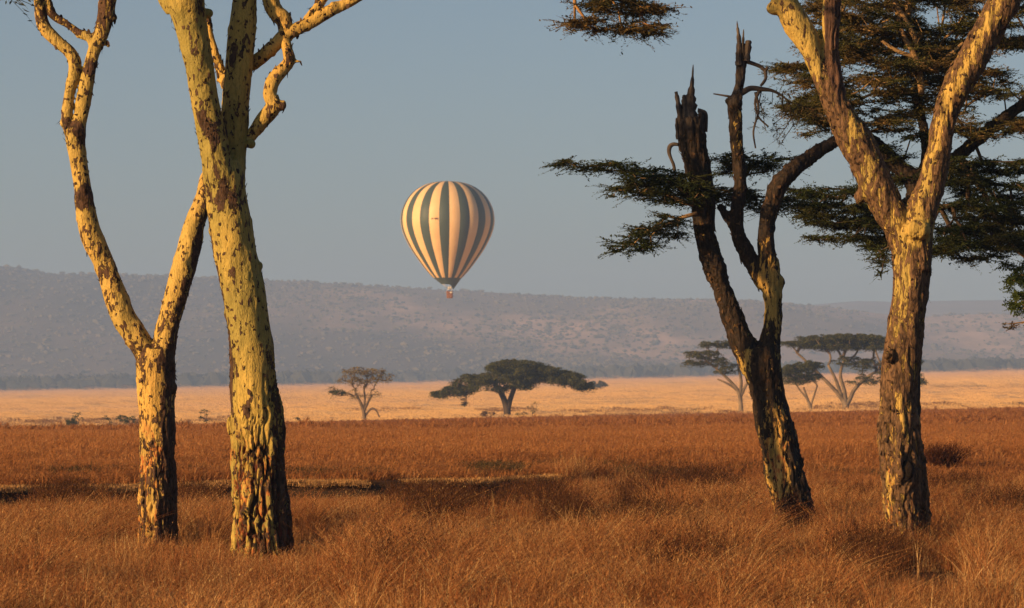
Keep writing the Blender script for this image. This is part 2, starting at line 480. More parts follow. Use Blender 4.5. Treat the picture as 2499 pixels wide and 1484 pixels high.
def wood_mesh(name, nodes, par, tips, r_tip, power, mat, off, sides=5, rmax=9):
    n = len(nodes); cnt = np.zeros(n)
    for t_ in tips: cnt[t_] += 1
    for i in range(n - 1, -1, -1):
        if par[i] >= 0: cnt[par[i]] += cnt[i]
    rad = np.minimum(r_tip * np.maximum(cnt, 1) ** power, rmax)
    kids = {}
    for i, p in enumerate(par):
        if p >= 0: kids.setdefault(p, []).append(i)
    mb = MB()
    used = np.zeros(n, bool)
    for i in range(n):
        if par[i] >= 0 and not used[i]:
            ch = [par[i], i]; used[i] = True
            while ch[-1] in kids:
                c = max(kids[ch[-1]], key=lambda q: cnt[q])
                if used[c]: break
                used[c] = True; ch.append(c)
            pr = rad[ch].copy(); pr[0] = min(pr[0], pr[1] * 1.15)
            mb.tube(nodes[ch], pr, sides, cap=False)
    return mb.mesh(name, [mat], True, off)

def leaf_mesh(name, centres, radii, per, size, flat, mat, off, aspect=0.42, tilt=0.5, droop=0.0, seed=0):
    """small leaf faces spread through flattened clumps"""
    rg = np.random.default_rng(seed + 5)
    C = np.repeat(np.asarray(centres), per, axis=0); Rr = np.repeat(np.asarray(radii), per)[:, None]
    n = len(C)
    dirn = rg.standard_normal((n, 3)); dirn /= np.linalg.norm(dirn, axis=1)[:, None]
    rr = rg.random((n, 1)) ** 0.55
    pos = C + dirn * rr * Rr * np.array([1, 1, flat])
    pos[:, 2] -= droop * (rr[:, 0] * Rr[:, 0]) ** 2 / np.maximum(Rr[:, 0], 1e-6)
    ang = rg.random(n) * 2 * np.pi
    u = np.stack([np.cos(ang), np.sin(ang), tilt * rg.standard_normal(n)], -1); u /= np.linalg.norm(u, axis=1)[:, None]
    nn = np.stack([tilt * rg.standard_normal(n), tilt * rg.standard_normal(n), np.ones(n)], -1)
    w = np.cross(nn, u); w /= np.linalg.norm(w, axis=1)[:, None] + 1e-9
    L = (size * (0.6 + 0.8 * rg.random(n)))[:, None]
    W = L * aspect
    V = np.stack([pos - u * L * .5, pos + w * W * .5 - u * L * 0.08, pos + u * L * .5, pos - w * W * .5 - u * L * 0.08], 1).reshape(-1, 3) - np.asarray(off)
    F = np.arange(4 * n).reshape(n, 4)
    return mesh_from(name, V, [F], False, [mat])

def feather_mesh(name, centres, radii, per, size, flat, mat, off, aspect, tilt, droop, seed):
    """leaf faces strung along short thin shoots that spread out from each twig tip"""
    rg = np.random.default_rng(seed + 9)
    C = np.asarray(centres); Rr = np.asarray(radii)
    ns = 8; pl = max(3, per // ns)
    n = len(C) * ns
    az = rg.random(n) * 2 * np.pi; el = rg.normal(0.05, flat * .9, n)
    d = np.stack([np.cos(az) * np.cos(el), np.sin(az) * np.cos(el), np.sin(el)], -1)
    L = np.repeat(Rr, ns) * (.55 + .75 * rg.random(n))
    f = (np.arange(pl) + .5) / pl
    base = np.repeat(C, ns, axis=0)
    pos = base[:, None] + d[:, None] * (f[None] * L[:, None])[..., None] * 1.35
    pos[..., 2] -= droop * (f[None] * L[:, None]) ** 2 / (L[:, None] + .1)
    stalk = pos.copy()
    pos += rg.standard_normal(pos.shape) * (size * .36) * np.array([1, 1, .5])
    pos = pos.reshape(-1, 3); m = len(pos)
    dd = np.repeat(d, pl, axis=0)
    u = dd + rg.standard_normal((m, 3)) * np.array([.9, .9, tilt]); u /= np.linalg.norm(u, axis=1)[:, None]
    nn = np.stack([tilt * rg.standard_normal(m), tilt * rg.standard_normal(m), np.ones(m)], -1)
    w = np.cross(nn, u); w /= np.linalg.norm(w, axis=1)[:, None] + 1e-9
    Lf = (size * (.55 + .9 * rg.random(m)))[:, None]; W = Lf * aspect
    V = np.stack([pos - u * Lf * .5, pos + w * W * .5, pos + u * Lf * .5, pos - w * W * .5], 1).reshape(-1, 3) - np.asarray(off)
    # the thin shoots themselves
    ws = np.array([0, 0, size * .07]); a_, b_, c_ = base, stalk[:, pl // 2], stalk[:, -1]
    S = np.stack([a_ - ws, a_ + ws, b_ + ws * .8, b_ - ws * .8, c_ + ws * .3, c_ - ws * .3], 1).reshape(-1, 3) - np.asarray(off)
    q0 = 4 * m + 6 * np.arange(n)[:, None]
    F2 = np.concatenate([q0 + np.array([[0, 1, 2, 3]]), q0 + np.array([[3, 2, 4, 5]])])
    return mesh_from(name, np.vstack([V, S]), [np.arange(4 * m).reshape(m, 4), F2], False, [mat])

def in_ellipsoids(blobs, rg=RNG):
    """blobs: (centre xyz, radii xyz, count)"""
    out = []
    for c, r, n in blobs:
        k = 0
        while k < n:
            p = rg.uniform(-1, 1, 3)
            if p @ p < 1: out.append(np.asarray(c) + p * np.asarray(r)); k += 1
    return np.array(out)

# ------------------------------------------------------------------ near trees (trunk and limbs as one skin)
def px_path(Y, pts):
    P3 = []; rr = []
    for q in pts:
        px, py, hw = q[:3]; y = Y + (q[3] if len(q) > 3 else 0.0)
        P3.append(P(px, py, y)); rr.append(hw * y / FPX)
    return np.array(P3), np.array(rr)

def edge_path(Y, rows_, dy=0.0):
    """rows_: (py, left px, right px[, dy])"""
    return px_path(Y, [((r[1] + r[2]) / 2, r[0], (r[2] - r[1]) / 2, (r[3] if len(r) > 3 else dy)) for r in rows_])

def skin(name, paths, balls, voxel, base_pt, mat, cover_fn, base_fn, fur_fn, dead_fn, seed, lump=0.10, spike=0.010, tree=None, flakes=0):
    mb = MB()
    for pts, rad in paths:
        p = catmull(pts); r = catmull(np.stack([rad, rad * 0, rad * 0], -1))[:, 0]
        mb.tube(p, r, 20)
    for c, r, s in balls: mb.ball(c, r, 14, 9, s)
    me = mb.mesh(name, [mat])
    tmp = bpy.data.objects.new(name, me); COL.objects.link(tmp)
    md = tmp.modifiers.new('r', 'REMESH'); md.mode = 'VOXEL'; md.voxel_size = voxel
    sm = tmp.modifiers.new('s', 'SMOOTH'); sm.factor = 0.5; sm.iterations = 5
    dg = bpy.context.evaluated_depsgraph_get()
    m2 = bpy.data.meshes.new_from_object(tmp.evaluated_get(dg))
    bpy.data.objects.remove(tmp)
    n = len(m2.vertices)
    V = np.zeros(n * 3, np.float32); m2.vertices.foreach_get('co', V); V = V.reshape(-1, 3).astype(float)
    N = np.zeros(n * 3, np.float32); m2.vertex_normals.foreach_get('vector', N); N = N.reshape(-1, 3).astype(float)
    px = CX + V[:, 0] * FPX / V[:, 1]; py = HY - (V[:, 2] - HCAM) * FPX / V[:, 1]
    cov = np.clip(cover_fn(px, py), 0, 1); bas = np.clip(base_fn(px, py), 0, 1); fa = np.clip(fur_fn(px, py), 0, 1); ded = np.clip(dead_fn(px, py), 0, 1)
    # vertical fissures: ridged noise stretched along the trunk, wandering sideways
    wz = V + 0.06 * np.stack([fbm(V * 3.0, 2, seed + 1), fbm(V * 3.0, 2, seed + 2), np.zeros(n)], -1)
    q = wz * np.array([14.0, 14.0, 1.35])
    rid = 1 - np.abs(fbm(q, 3, seed + 3)) * 2.4
    rid2 = 1 - np.abs(fbm(wz * np.array([30.0, 30.0, 4.0]), 2, seed + 4)) * 2.2
    fis = np.clip(0.62 * rid + 0.42 * rid2, 0, 1) ** 1.8
    disp = 0.035 * fbm(V * np.array([2.2, 2.2, 1.3]), 3, seed) * lump / 0.10
    disp += 0.010 * fbm(V * np.array([9, 9, 4.0]), 2, seed + 6)
    disp -= fa * 0.070 * fis
    disp += fa * 0.030 * fbm(V * np.array([12, 12, 3.0]), 3, seed + 8)
    flake = np.clip(fbm(V * np.array([16, 16, 8.0]), 2, seed + 9) - 0.18, 0, 1)
    disp += spike * 3.0 * flake * (0.35 + cov) * (1 - 0.5 * fa)
    V2 = V + N * disp[:, None]
    m2.vertices.foreach_set('co', (V2 - np.asarray(base_pt)).astype(np.float32).ravel())
    attr(m2, 'cover', cov); attr(m2, 'base', bas); attr(m2, 'furrow', fa * fis); attr(m2, 'dead', ded)
    m2.polygons.foreach_set('use_smooth', np.ones(len(m2.polygons), bool))
    m2.update(); m2.name = name
    # loose bark flakes lifting off the rough places
    rg = np.random.default_rng(seed + 40)
    wgt = np.clip(cov - .12, 0, 1) ** 1.2 * (1 - ded * .5) + .02
    nf = int(flakes)
    if nf:
        pick = rg.choice(n, nf, p=wgt / wgt.sum())
        p_, n_ = V2[pick] - np.asarray(base_pt), N[pick]
        up_ = np.array([0, 0, 1.0]) - n_ * n_[:, 2:3]; up_ /= np.linalg.norm(up_, axis=1)[:, None] + 1e-6
        up_ *= np.where(rg.random(nf) < .5, 1, -1)[:, None]
        sd_ = np.cross(up_, n_)
        ln = (.02 + .05 * rg.random(nf))[:, None]; wd = (.008 + .016 * rg.random(nf))[:, None]; lf = (.006 + .026 * rg.random(nf) ** 2)[:, None]
        a_ = p_ - n_ * .004
        Vf = np.stack([a_ - sd_ * wd, a_ + sd_ * wd, p_ + up_ * ln * .6 + sd_ * wd * .9 + n_ * lf * .4, p_ + up_ * ln * .6 - sd_ * wd * .9 + n_ * lf * .4, p_ + up_ * ln + sd_ * wd * .35 + n_ * lf, p_ + up_ * ln - sd_ * wd * .5 + n_ * lf], 1).reshape(-1, 3)
        q0 = 6 * np.arange(nf)[:, None]
        fm = mesh_from('bark_flakes', Vf, [np.concatenate([q0 + np.array([[0, 1, 2, 3]]), q0 + np.array([[3, 2, 4, 5]])])], False, [flake_mat])
        fo = obj('bark_flakes', fm, tree); fo['kind'] = 'stuff'
    return m2

def spot(px, py, x, y, rx, ry=None):
    ry = ry or rx
    return np.exp(-(((px - x) / rx) ** 2 + ((py - y) / ry) ** 2))

flake_mat = mat_plain('bark_flake_mat', (0.030, 0.017, 0.010), (0.10, 0.058, 0.03), 9.0, .9)
zero = lambda px, py: np.zeros_like(px)
bark_y = mat_bark('yellow_bark', (0.56, 0.345, 0.085), (0.45, 0.32, 0.085), (0.026, 0.014, 0.009), (0.095, 0.050, 0.027), (0.40, 0.075, 0.020), 11.0, 4.5, fleck=0.605)
bark_g = mat_bark('green_bark', (0.44, 0.31, 0.072), (0.29, 0.235, 0.060), (0.022, 0.013, 0.008), (0.085, 0.046, 0.025), (0.42, 0.080, 0.020), 11.0, 3.6, fleck=0.60)
bark_d = mat_bark('dark_bark', (0.46, 0.27, 0.07), (0.34, 0.24, 0.065), (0.010, 0.007, 0.005), (0.034, 0.021, 0.013), (0.34, 0.085, 0.025), 12, 4.0)
bark_b = mat_bark('brown_bark', (0.50, 0.33, 0.085), (0.40, 0.29, 0.08), (0.040, 0.023, 0.013), (0.150, 0.086, 0.044), (0.30, 0.065, 0.022), 18, 3.6, 0.08, dead=(0.12, 0.065, 0.042), fleck=0.60)
twig_lit = mat_plain('lit_twig_bark', (0.30, 0.19, 0.085), (0.14, 0.085, 0.045), 3.0, 0.85)  # sunlit tone of the twigs put into the bark colour
twig_shaded = mat_plain('shaded_twig_bark', (0.05, 0.033, 0.022), (0.09, 0.06, 0.035), 3.0, 0.9)  # same twigs with shade put into a darker colour
leaf_shaded = mat_leaf('shaded_leaf', (0.020, 0.031, 0.012), (0.058, 0.072, 0.026), (0.06, 0.060, 0.024), 0.25)  # dark green leaves, shading from other crowns put into the colour
leaf_sunlit = mat_leaf('sunlit_leaf', (0.042, 0.052, 0.018), (0.125, 0.114, 0.040), (0.155, 0.105, 0.041), 0.3)  # sunlit brown of the upper crown put into the leaf colour
leaf_green = mat_leaf('green_leaf', (0.035, 0.055, 0.014), (0.075, 0.10, 0.028), None, 0.3)

def crown(tree, base, seeds, blobs, leafmat, per=60, size=0.05, crad=(0.16, 0.34), flat=0.3, wood=twig_lit, r_tip=0.004, power=0.5, bias=0.3, rmax=0.05, seed=0, sides=5, droop=0.3, names=('branchwork', 'crown'), aspect=0.42, wob=0.1, up=0.05, tilt=0.5, feather=True):
    att = in_ellipsoids(blobs)
    nodes, par, tips = grow(seeds, att, bias, wob, up)
    w = obj(names[0], wood_mesh(names[0], nodes, par, tips, r_tip, power, wood, base, sides, rmax), tree)
    rg = np.random.default_rng(seed)
    c = nodes[tips]
    o = obj(names[1], (feather_mesh if feather else leaf_mesh)(names[1], c, crad[0] + (crad[1] - crad[0]) * rg.random(len(c)), per, size, flat, leafmat, base, aspect, tilt, droop, seed), tree)
    return w, o

def pblob(px, py, Y, hx, hy, n, hz=None):
    """foliage lump given in frame units, with its own depth"""
    s = Y / FPX
    return (P(px, py, Y), (hx * s, (hz if hz else max(hx * s * 0.7, 0.35)), hy * s), n)

def tubes_part(name, tree, base, plist, mat, sides=8):
    mb = MB()
    for pts, rad in plist:
        mb.tube(catmull(pts, 5), catmull(np.stack([rad, rad * 0, rad * 0], -1), 5)[:, 0], sides)
    return obj(name, mb.mesh(name, [mat], True, base), tree)

# --- tree 1: slim forked yellow tree at the left
Y1 = 41.0
b1 = np.array([(382 - CX) * Y1 / FPX, Y1, gz((382 - CX) * Y1 / FPX, Y1)])
T1 = thing('fever_tree', b1, 'slim yellow-barked acacia forking low into two limbs, leftmost tree of the foreground', 'tree', 'foreground acacias')
paths1 = [
    edge_path(Y1, [(1420, 326, 444), (1300, 334, 432), (1217, 331, 433), (1107, 338, 430), (997, 342, 428), (941, 338, 428), (886, 333, 427), (850, 340, 424)]),
    edge_path(Y1, [(890, 338, 408), (850, 322, 380), (800, 292, 346), (776, 276, 331), (721, 253, 309), (666, 236, 287), (606, 210, 265), (555, 192, 243), (505, 184, 230), (454, 181, 221), (404, 174, 213), (353, 164, 208), (318, 160, 209)]),
    edge_path(Y1, [(890, 352, 424), (850, 368, 428), (800, 382, 436), (776, 388, 441), (721, 402, 457), (666, 415, 474), (606, 434, 489), (555, 445, 501), (505, 464, 512), (454, 482, 524, .1), (380, 500, 540, .3), (280, 496, 532, .6), (150, 468, 502, .9), (20, 440, 472, 1.1), (-90, 400, 430, 1.2)]),
    px_path(Y1, [(184, 330, 24), (165, 300, 13), (165, 262, 13), (172, 217, 13), (184, 167, 14), (173, 131, 14), (147, 106, 14), (116, 76, 14), (101, 45, 14), (96, 0, 14), (90, -80, 13)]),
    px_path(Y1, [(186, 330, 24), (196, 290, 17), (203, 252, 19), (215, 192, 18), (229, 131, 18), (247, 81, 19), (257, 40, 19), (263, 0, 19), (280, -80, 17)]),
    px_path(Y1, [(228, 105, 14), (218, 92, 11), (192, 80, 10), (162, 58, 10), (131, 38, 10), (119, 10, 9), (112, -40, 8)]),
]
balls1 = [(P(421, 948, Y1 - .05), 0.055, (1, 1, 1.5)), (P(276, 44, Y1), 0.035, (1, 1, 1)), (P(264, 112, Y1), 0.03, (1, 1, 1)), (P(160, 300, Y1), 0.06, (1, 1, 1))]
def cov1(px, py):
    c = 0.30 + 0.19 * sstep(940, 1120, py) + 0.24 * spot(px, py, 362, 870, 70, 60) + 0.55 * spot(px, py, 205, 478, 24, 36) + 0.2 * spot(px, py, 250, 640, 30, 60)
    cr = np.interp(py, [440, 505, 606, 721, 831, 900, 1300], [505, 487, 462, 430, 404, 392, 386])
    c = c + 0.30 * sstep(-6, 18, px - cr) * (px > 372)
    return c + 0.4 * spot(px, py, 225, 165, 30, 26) + 0.3 * sstep(120, 20, py) + 0.4 * spot(px, py, 165, 300, 20, 20) + .4 * spot(px, py, 200, 330, 30, 22)
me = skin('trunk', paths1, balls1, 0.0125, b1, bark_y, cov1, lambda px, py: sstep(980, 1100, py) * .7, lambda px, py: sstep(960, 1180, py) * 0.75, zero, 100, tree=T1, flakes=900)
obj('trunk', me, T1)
top1 = [P(90, -80, Y1), P(280, -80, Y1), P(112, -40, Y1), P(400, -90, Y1 + 1.2)]
crown(T1, b1, top1, [(P(180, -420, Y1), (2.6, 2.4, 0.55), 90), (P(330, -330, Y1 + 1.3), (1.8, 1.6, 0.4), 40), pblob(20, -12, Y1, 45, 16, 4)], leaf_shaded, 50, 0.06, (0.18, 0.36), 0.3, wood=twig_lit, r_tip=0.006, rmax=0.05, seed=1)

# --- tree 2: the stout greenish trunk
Y2 = 38.5
b2 = np.array([(640 - CX) * Y2 / FPX, Y2, gz((640 - CX) * Y2 / FPX, Y2)])
T2 = thing('fever_tree', b2, 'stoutest foreground acacia with smooth greenish trunk and deeply furrowed reddish base', 'tree', 'foreground acacias')
paths2 = [
    edge_path(Y2, [(1450, 520, 760), (1380, 542, 736), (1330, 557, 718), (1200, 562, 704), (1100, 562, 696), (1000, 562, 690), (900, 560, 673), (800, 552, 661), (700, 537, 648), (600, 519, 626), (500, 505, 604), (440, 499, 596), (400, 494, 580)]),
    edge_path(Y2, [(640, 560, 600, .05), (560, 530, 590, .02), (490, 510, 585, -.04), (430, 499, 574, -.08), (350, 484, 556, -.12), (252, 467, 535, -.14), (151, 447, 519, -.16), (50, 420, 504, -.18), (0, 402, 497, -.2), (-100, 372, 462, -.2)]),
    edge_path(Y2, [(640, 560, 610, .02), (560, 545, 610, .06), (470, 535, 603, .12), (400, 540, 602, .16), (353, 545, 603, .18), (252, 545, 609, .2), (151, 550, 619, .22), (50, 560, 625, .22), (0, 565, 628, .22), (-110, 575, 632, .22)]),
    px_path(Y2, [(420, 30, 16, -.1), (404, 6, 17, -.1), (392, -20, 15, -.1), (370, -80, 13, -.1)]),
]
balls2 = [(P(632, 650, Y2 - .02), 0.05, (1, 1, 1.4)), (P(505, 32, Y2 - .1), 0.055, (1, 1, 1)), (P(612, 352, Y2 + .12), 0.05, (1, 1, 1)), (P(560, 1040, Y2 - .1), .05, (1, 1, 2)), (P(600, 1290, Y2 - .25), .10, (1, 1, 2.4)), (P(690, 1300, Y2 - .05), .12, (1, 1, 2.6))]
def cov2(px, py):
    c = 0.22 + 0.5 * spot(px, py, 545, 468, 42, 42) + 0.3 * sstep(-44, -56, px - np.interp(py, [400, 600, 800, 1000, 1300], [540, 572, 606, 626, 638])) * sstep(520, 560, py) * sstep(1050, 980, py) + 0.5 * spot(px, py, 500, 300, 16, 46) + 0.45 * spot(px, py, 528, 335, 18, 40) + 0.35 * spot(px, py, 560, 880, 14, 90)
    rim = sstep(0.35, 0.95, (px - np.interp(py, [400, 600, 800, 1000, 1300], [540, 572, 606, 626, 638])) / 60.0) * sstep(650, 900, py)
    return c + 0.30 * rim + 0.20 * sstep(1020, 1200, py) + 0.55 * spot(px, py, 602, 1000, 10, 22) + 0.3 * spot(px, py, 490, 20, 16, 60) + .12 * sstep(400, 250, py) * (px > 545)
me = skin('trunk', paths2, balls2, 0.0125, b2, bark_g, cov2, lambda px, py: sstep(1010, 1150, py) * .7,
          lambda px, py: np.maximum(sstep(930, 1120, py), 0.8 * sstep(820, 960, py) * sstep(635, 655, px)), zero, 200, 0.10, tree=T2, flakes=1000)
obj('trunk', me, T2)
br2 = [
    [px_path(Y2, [(541, 205, 15, .45), (560, 180, 17, .45), (600, 160, 18, .42), (625, 148, 18, .36), (660, 120, 18, .3), (697, 86, 19, .3), (748, 60, 17, .3), (808, 25, 15, .3), (862, 0, 14, .3), (960, -70, 11, .2)])],
    [px_path(Y2, [(592, 352, 18, .2), (612, 330, 18, .2), (645, 290, 20, .15), (668, 258, 19, .12), (657, 228, 17, .12), (672, 190, 18, .15), (704, 152, 17, .2), (700, 115, 15, .25), (695, 90, 15, .3)])],
    [px_path(Y2, [(698, 86, 17, .3), (692, 48, 19, .3), (672, 28, 19, .3), (661, 0, 20, .3), (650, -70, 16, .3)])],
    [px_path(Y2, [(552, 215, 13, .45), (541, 180, 13, .45), (525, 130, 10, .42), (512, 80, 8, .4), (508, 30, 7, .4)])],
    [px_path(Y2, [(735, 70, 6, .3), (755, 40, 11, .3), (780, 10, 12, .3), (800, -30, 10, .3)])],
]
for k, pl in enumerate(br2):
    me = skin('branch', pl, [(P(726, 150, Y2 + .2), .035, (1.6, 1, .6)), (P(688, 258, Y2 + .1), .05, (1, 1, 1.2))] if k == 1 else [], 0.012, b2, bark_y,
              lambda px, py: 0.30 + 0.3 * spot(px, py, 690, 260, 16, 20) + .4 * spot(px, py, 705, 140, 14, 24), zero, zero, zero, 220 + k, 0.06, 0.012, tree=T2, flakes=60)
    obj('branch', me, T2)
top2 = [P(372, -100, Y2), P(370, -80, Y2), P(603, -110, Y2 + .1), P(960, -70, Y2 + .2), P(650, -70, Y2 + .3)]
crown(T2, b2, top2, [(P(560, -520, Y2), (3.4, 2.8, 0.6), 130), (P(950, -330, Y2 + .5), (1.8, 1.6, 0.4), 50)], leaf_shaded, 50, 0.06, (0.2, 0.4), 0.3, r_tip=0.007, rmax=0.06, seed=2)

# --- tree 3: dark mottled tree with two snapped stems
Y3 = 46.5
b3 = np.array([(1930 - CX) * Y3 / FPX, Y3, gz((1930 - CX) * Y3 / FPX, Y3)])
T3 = thing('broken_acacia', b3, 'dark mottled acacia with splintered snapped-off stems, right of the balloon', 'tree', 'foreground acacias')
paths3 = [
    edge_path(Y3, [(1330, 1884, 2008), (1280, 1884, 1996), (1217, 1880, 1982), (1162, 1864, 1966), (1107, 1855, 1950), (1052, 1847, 1937), (997, 1838, 1921), (941, 1826, 1912), (886, 1806, 1906), (850, 1800, 1892)]),
    edge_path(Y3, [(900, 1806, 1880), (850, 1783, 1852), (804, 1768, 1829), (749, 1750, 1806), (693, 1733, 1786), (664, 1717, 1776), (628, 1707, 1761), (584, 1697, 1747), (539, 1690, 1745), (494, 1687, 1743), (449, 1683, 1738), (404, 1667, 1734), (359, 1658, 1727), (314, 1654, 1721), (290, 1656, 1718)]),
    edge_path(Y3, [(900, 1830, 1906), (850, 1846, 1904), (804, 1857, 1907), (749, 1863, 1912), (721, 1858, 1914), (693, 1853, 1908), (656, 1851, 1904), (606, 1850, 1893), (555, 1850, 1888), (505, 1858, 1899), (470, 1876, 1912)]),
    px_path(Y3, [(1880, 510, 20), (1893, 470, 22), (1915, 436, 23), (1950, 402, 22, .1), (1990, 374, 20, .2), (2034, 348, 18, .3), (2070, 330, 14, .4), (2092, 326, 6, .45)]),
    px_path(Y3, [(1868, 700, 22), (1848, 668, 21), (1822, 620, 20), (1800, 566, 19), (1797, 516, 18), (1805, 449, 17), (1800, 382, 15), (1795, 314, 16), (1792, 269, 17), (1795, 245, 18), (1803, 216, 13), (1806, 180, 14), (1808, 157, 15), (1809, 125, 16), (1810, 105, 15)]),
    px_path(Y3, [(1998, 1330, 26, .1), (1976, 1250, 15, .08), (1962, 1190, 13, .06), (1946, 1110, 14, .05), (1925, 1030, 14, .03)]),
    px_path(Y3, [(1804, 575, 18), (1785, 545, 13), (1768, 520, 10), (1755, 500, 7)]),
]
balls3 = [(P(1781, 248, Y3), .06, (1.2, 1, .8)), (P(1898, 690, Y3), .10, (1, 1, 1))]
def cov3(px, py):
    return 0.82 - 0.58 * spot(px, py, 1880, 690, 52, 85) - 0.62 * spot(px, py, 1893, 1110, 40, 130) - 0.45 * spot(px, py, 1812, 890, 24, 60) - 0.22 * spot(px, py, 1880, 760, 40, 60) - .3 * spot(px, py, 1797, 320, 22, 60) - .2 * spot(px, py, 1715, 590, 20, 50) - .2 * spot(px, py, 1900, 880, 14, 60)
def dead3(px, py):
    return np.maximum(sstep(330, 285, py) * (px < 1745), sstep(262, 235, py) * (px > 1745) * (px < 1860))
me = skin('trunk', paths3, balls3, 0.016, b3, bark_d, cov3, lambda px, py: 0.8 * sstep(960, 1150, py),
          lambda px, py: np.maximum(0.32 + 0.5 * sstep(950, 1150, py), 0.6 * sstep(480, 380, py) * (px < 1745)), dead3, 300, 0.10, 0.013, tree=T3, flakes=900)
obj('trunk', me, T3)
dead_wood = mat_plain('dead_wood', (0.10, 0.08, 0.065), (0.045, 0.034, 0.028), 6, 0.9, 0.6, 40)
def splinter(pts, Y, thick=0.05):
    """a tapered torn strip of wood: (px,py,halfwidth)"""
    p3, r = px_path(Y, pts)
    p3 = catmull(p3, 4); r = catmull(np.stack([r, r * 0, r * 0], -1), 4)[:, 0]
    mb = MB()
    T = np.gradient(p3, axis=0); T /= np.linalg.norm(T, axis=1)[:, None]
    u = np.cross(T, np.array([0, 1., 0])); u /= np.linalg.norm(u, axis=1)[:, None]
    w = np.array([0, 1., 0])
    jit = 1 + 0.18 * np.sin(np.arange(len(p3)) * 2.1)
    prof = [(-1, 0), (-0.5, -.8), (.1, -1.0), (.7, -.6), (1, 0), (.4, .9), (-.5, .7)]
    V = np.stack([p3 + u * (a * r * jit)[:, None] + w * (b * np.minimum(thick, r * 1.2 + .004))[:, None] for a, b in prof], 1)
    n, s = V.shape[:2]; ii = np.arange(n * s).reshape(n, s); nx = np.roll(ii, -1, 1)
    mb.add(V.reshape(-1, 3), np.stack([ii[:-1], nx[:-1], nx[1:], ii[1:]], -1).reshape(-1, 4))
    return obj('splinter', mb.mesh('splinter', [dead_wood], False, b3), T3)
for s in ([(1664, 330, 9), (1660, 290, 8), (1654, 250, 6), (1649, 224, 4)],
          [(1684, 330, 18), (1682, 280, 18), (1682, 250, 17), (1686, 225, 9), (1689, 195, 4), (1691, 158, 1.0)],
          [(1668, 320, 8), (1672, 270, 10), (1670, 240, 7), (1667, 232, 3)],
          [(1708, 340, 12), (1710, 300, 9), (1708, 272, 4)],
          [(1655, 340, 6), (1651, 305, 4), (1650, 288, 1.5)],
          [(1805, 130, 7), (1802, 90, 5), (1799, 66, 2.5), (1798, 52, .8)],
          [(1811, 130, 5), (1813, 95, 3), (1814, 72, 1.0)],
          [(1821, 150, 8), (1825, 115, 8), (1826, 99, 7)],
          [(1803, 160, 9), (1803, 130, 8), (1804, 108, 5)]):
    splinter(s, Y3 - 0.06)
strips = [[(1655, 353, 4), (1643, 352, 5), (1634, 358, 6), (1632, 372, 5), (1637, 388, 4), (1643, 402, 4), (1646, 418, 4)],
          [(1702, 270, 6), (1710, 271, 5), (1720, 278, 6), (1722, 300, 5), (1721, 322, 5)],
          [(1820, 150, 6), (1838, 156, 5), (1855, 163, 5), (1866, 171, 5), (1874, 164, 4)],
          [(1866, 171, 5), (1868, 190, 4), (1862, 202, 4), (1855, 210, 3)],
          [(1800, 232, 9), (1815, 224, 8), (1832, 216, 7), (1858, 218, 6), (1885, 222, 4), (1910, 235, 3)],
          [(1852, 222, 5), (1842, 250, 3), (1850, 285, 2.5), (1875, 310, 2)], [(1843, 225, 4), (1850, 270, 3), (1838, 320, 2.5), (1843, 362, 2)],
          [(1792, 240, 5), (1775, 235, 3), (1740, 229, 1.5)]]
for s in strips:
    tubes_part('dead_branch', T3, b3, [px_path(Y3 - 0.02, s)], dead_wood, 7)
# flat sprays of foliage reaching out either side of the stems
Yc = Y3 - 0.35
seeds3 = [P(1690, 500, Yc), P(1700, 520, Yc)]
crown(T3, b3, seeds3, [pblob(1600, 432, Yc, 95, 22, 51), pblob(1480, 408, Yc, 90, 12, 24), pblob(1380, 399, Yc, 55, 6, 9), pblob(1660, 470, Yc, 90, 30, 51), pblob(1540, 470, Yc, 60, 22, 24),
                         pblob(1590, 570, Yc, 75, 22, 30), pblob(1540, 600, Yc, 60, 18, 21), pblob(1630, 540, Yc, 40, 18, 12)], leaf_shaded, 136, 0.036, (0.10, 0.24), 0.24, wood=twig_lit, r_tip=0.0035, rmax=0.028, seed=3)
Yc2 = Y3 + 0.5
crown(T3, b3, [P(1805, 450, Yc2), P(1880, 480, Yc2), P(1990, 376, Yc2)], [pblob(1800, 400, Yc2, 70, 32, 35), pblob(1780, 480, Yc2, 80, 26, 42), pblob(1900, 500, Yc2, 90, 22, 32), pblob(1880, 400, Yc2, 60, 24, 22)], leaf_shaded, 128, 0.036, (0.10, 0.24), 0.26, wood=twig_shaded, r_tip=0.0035, rmax=0.028, seed=4)

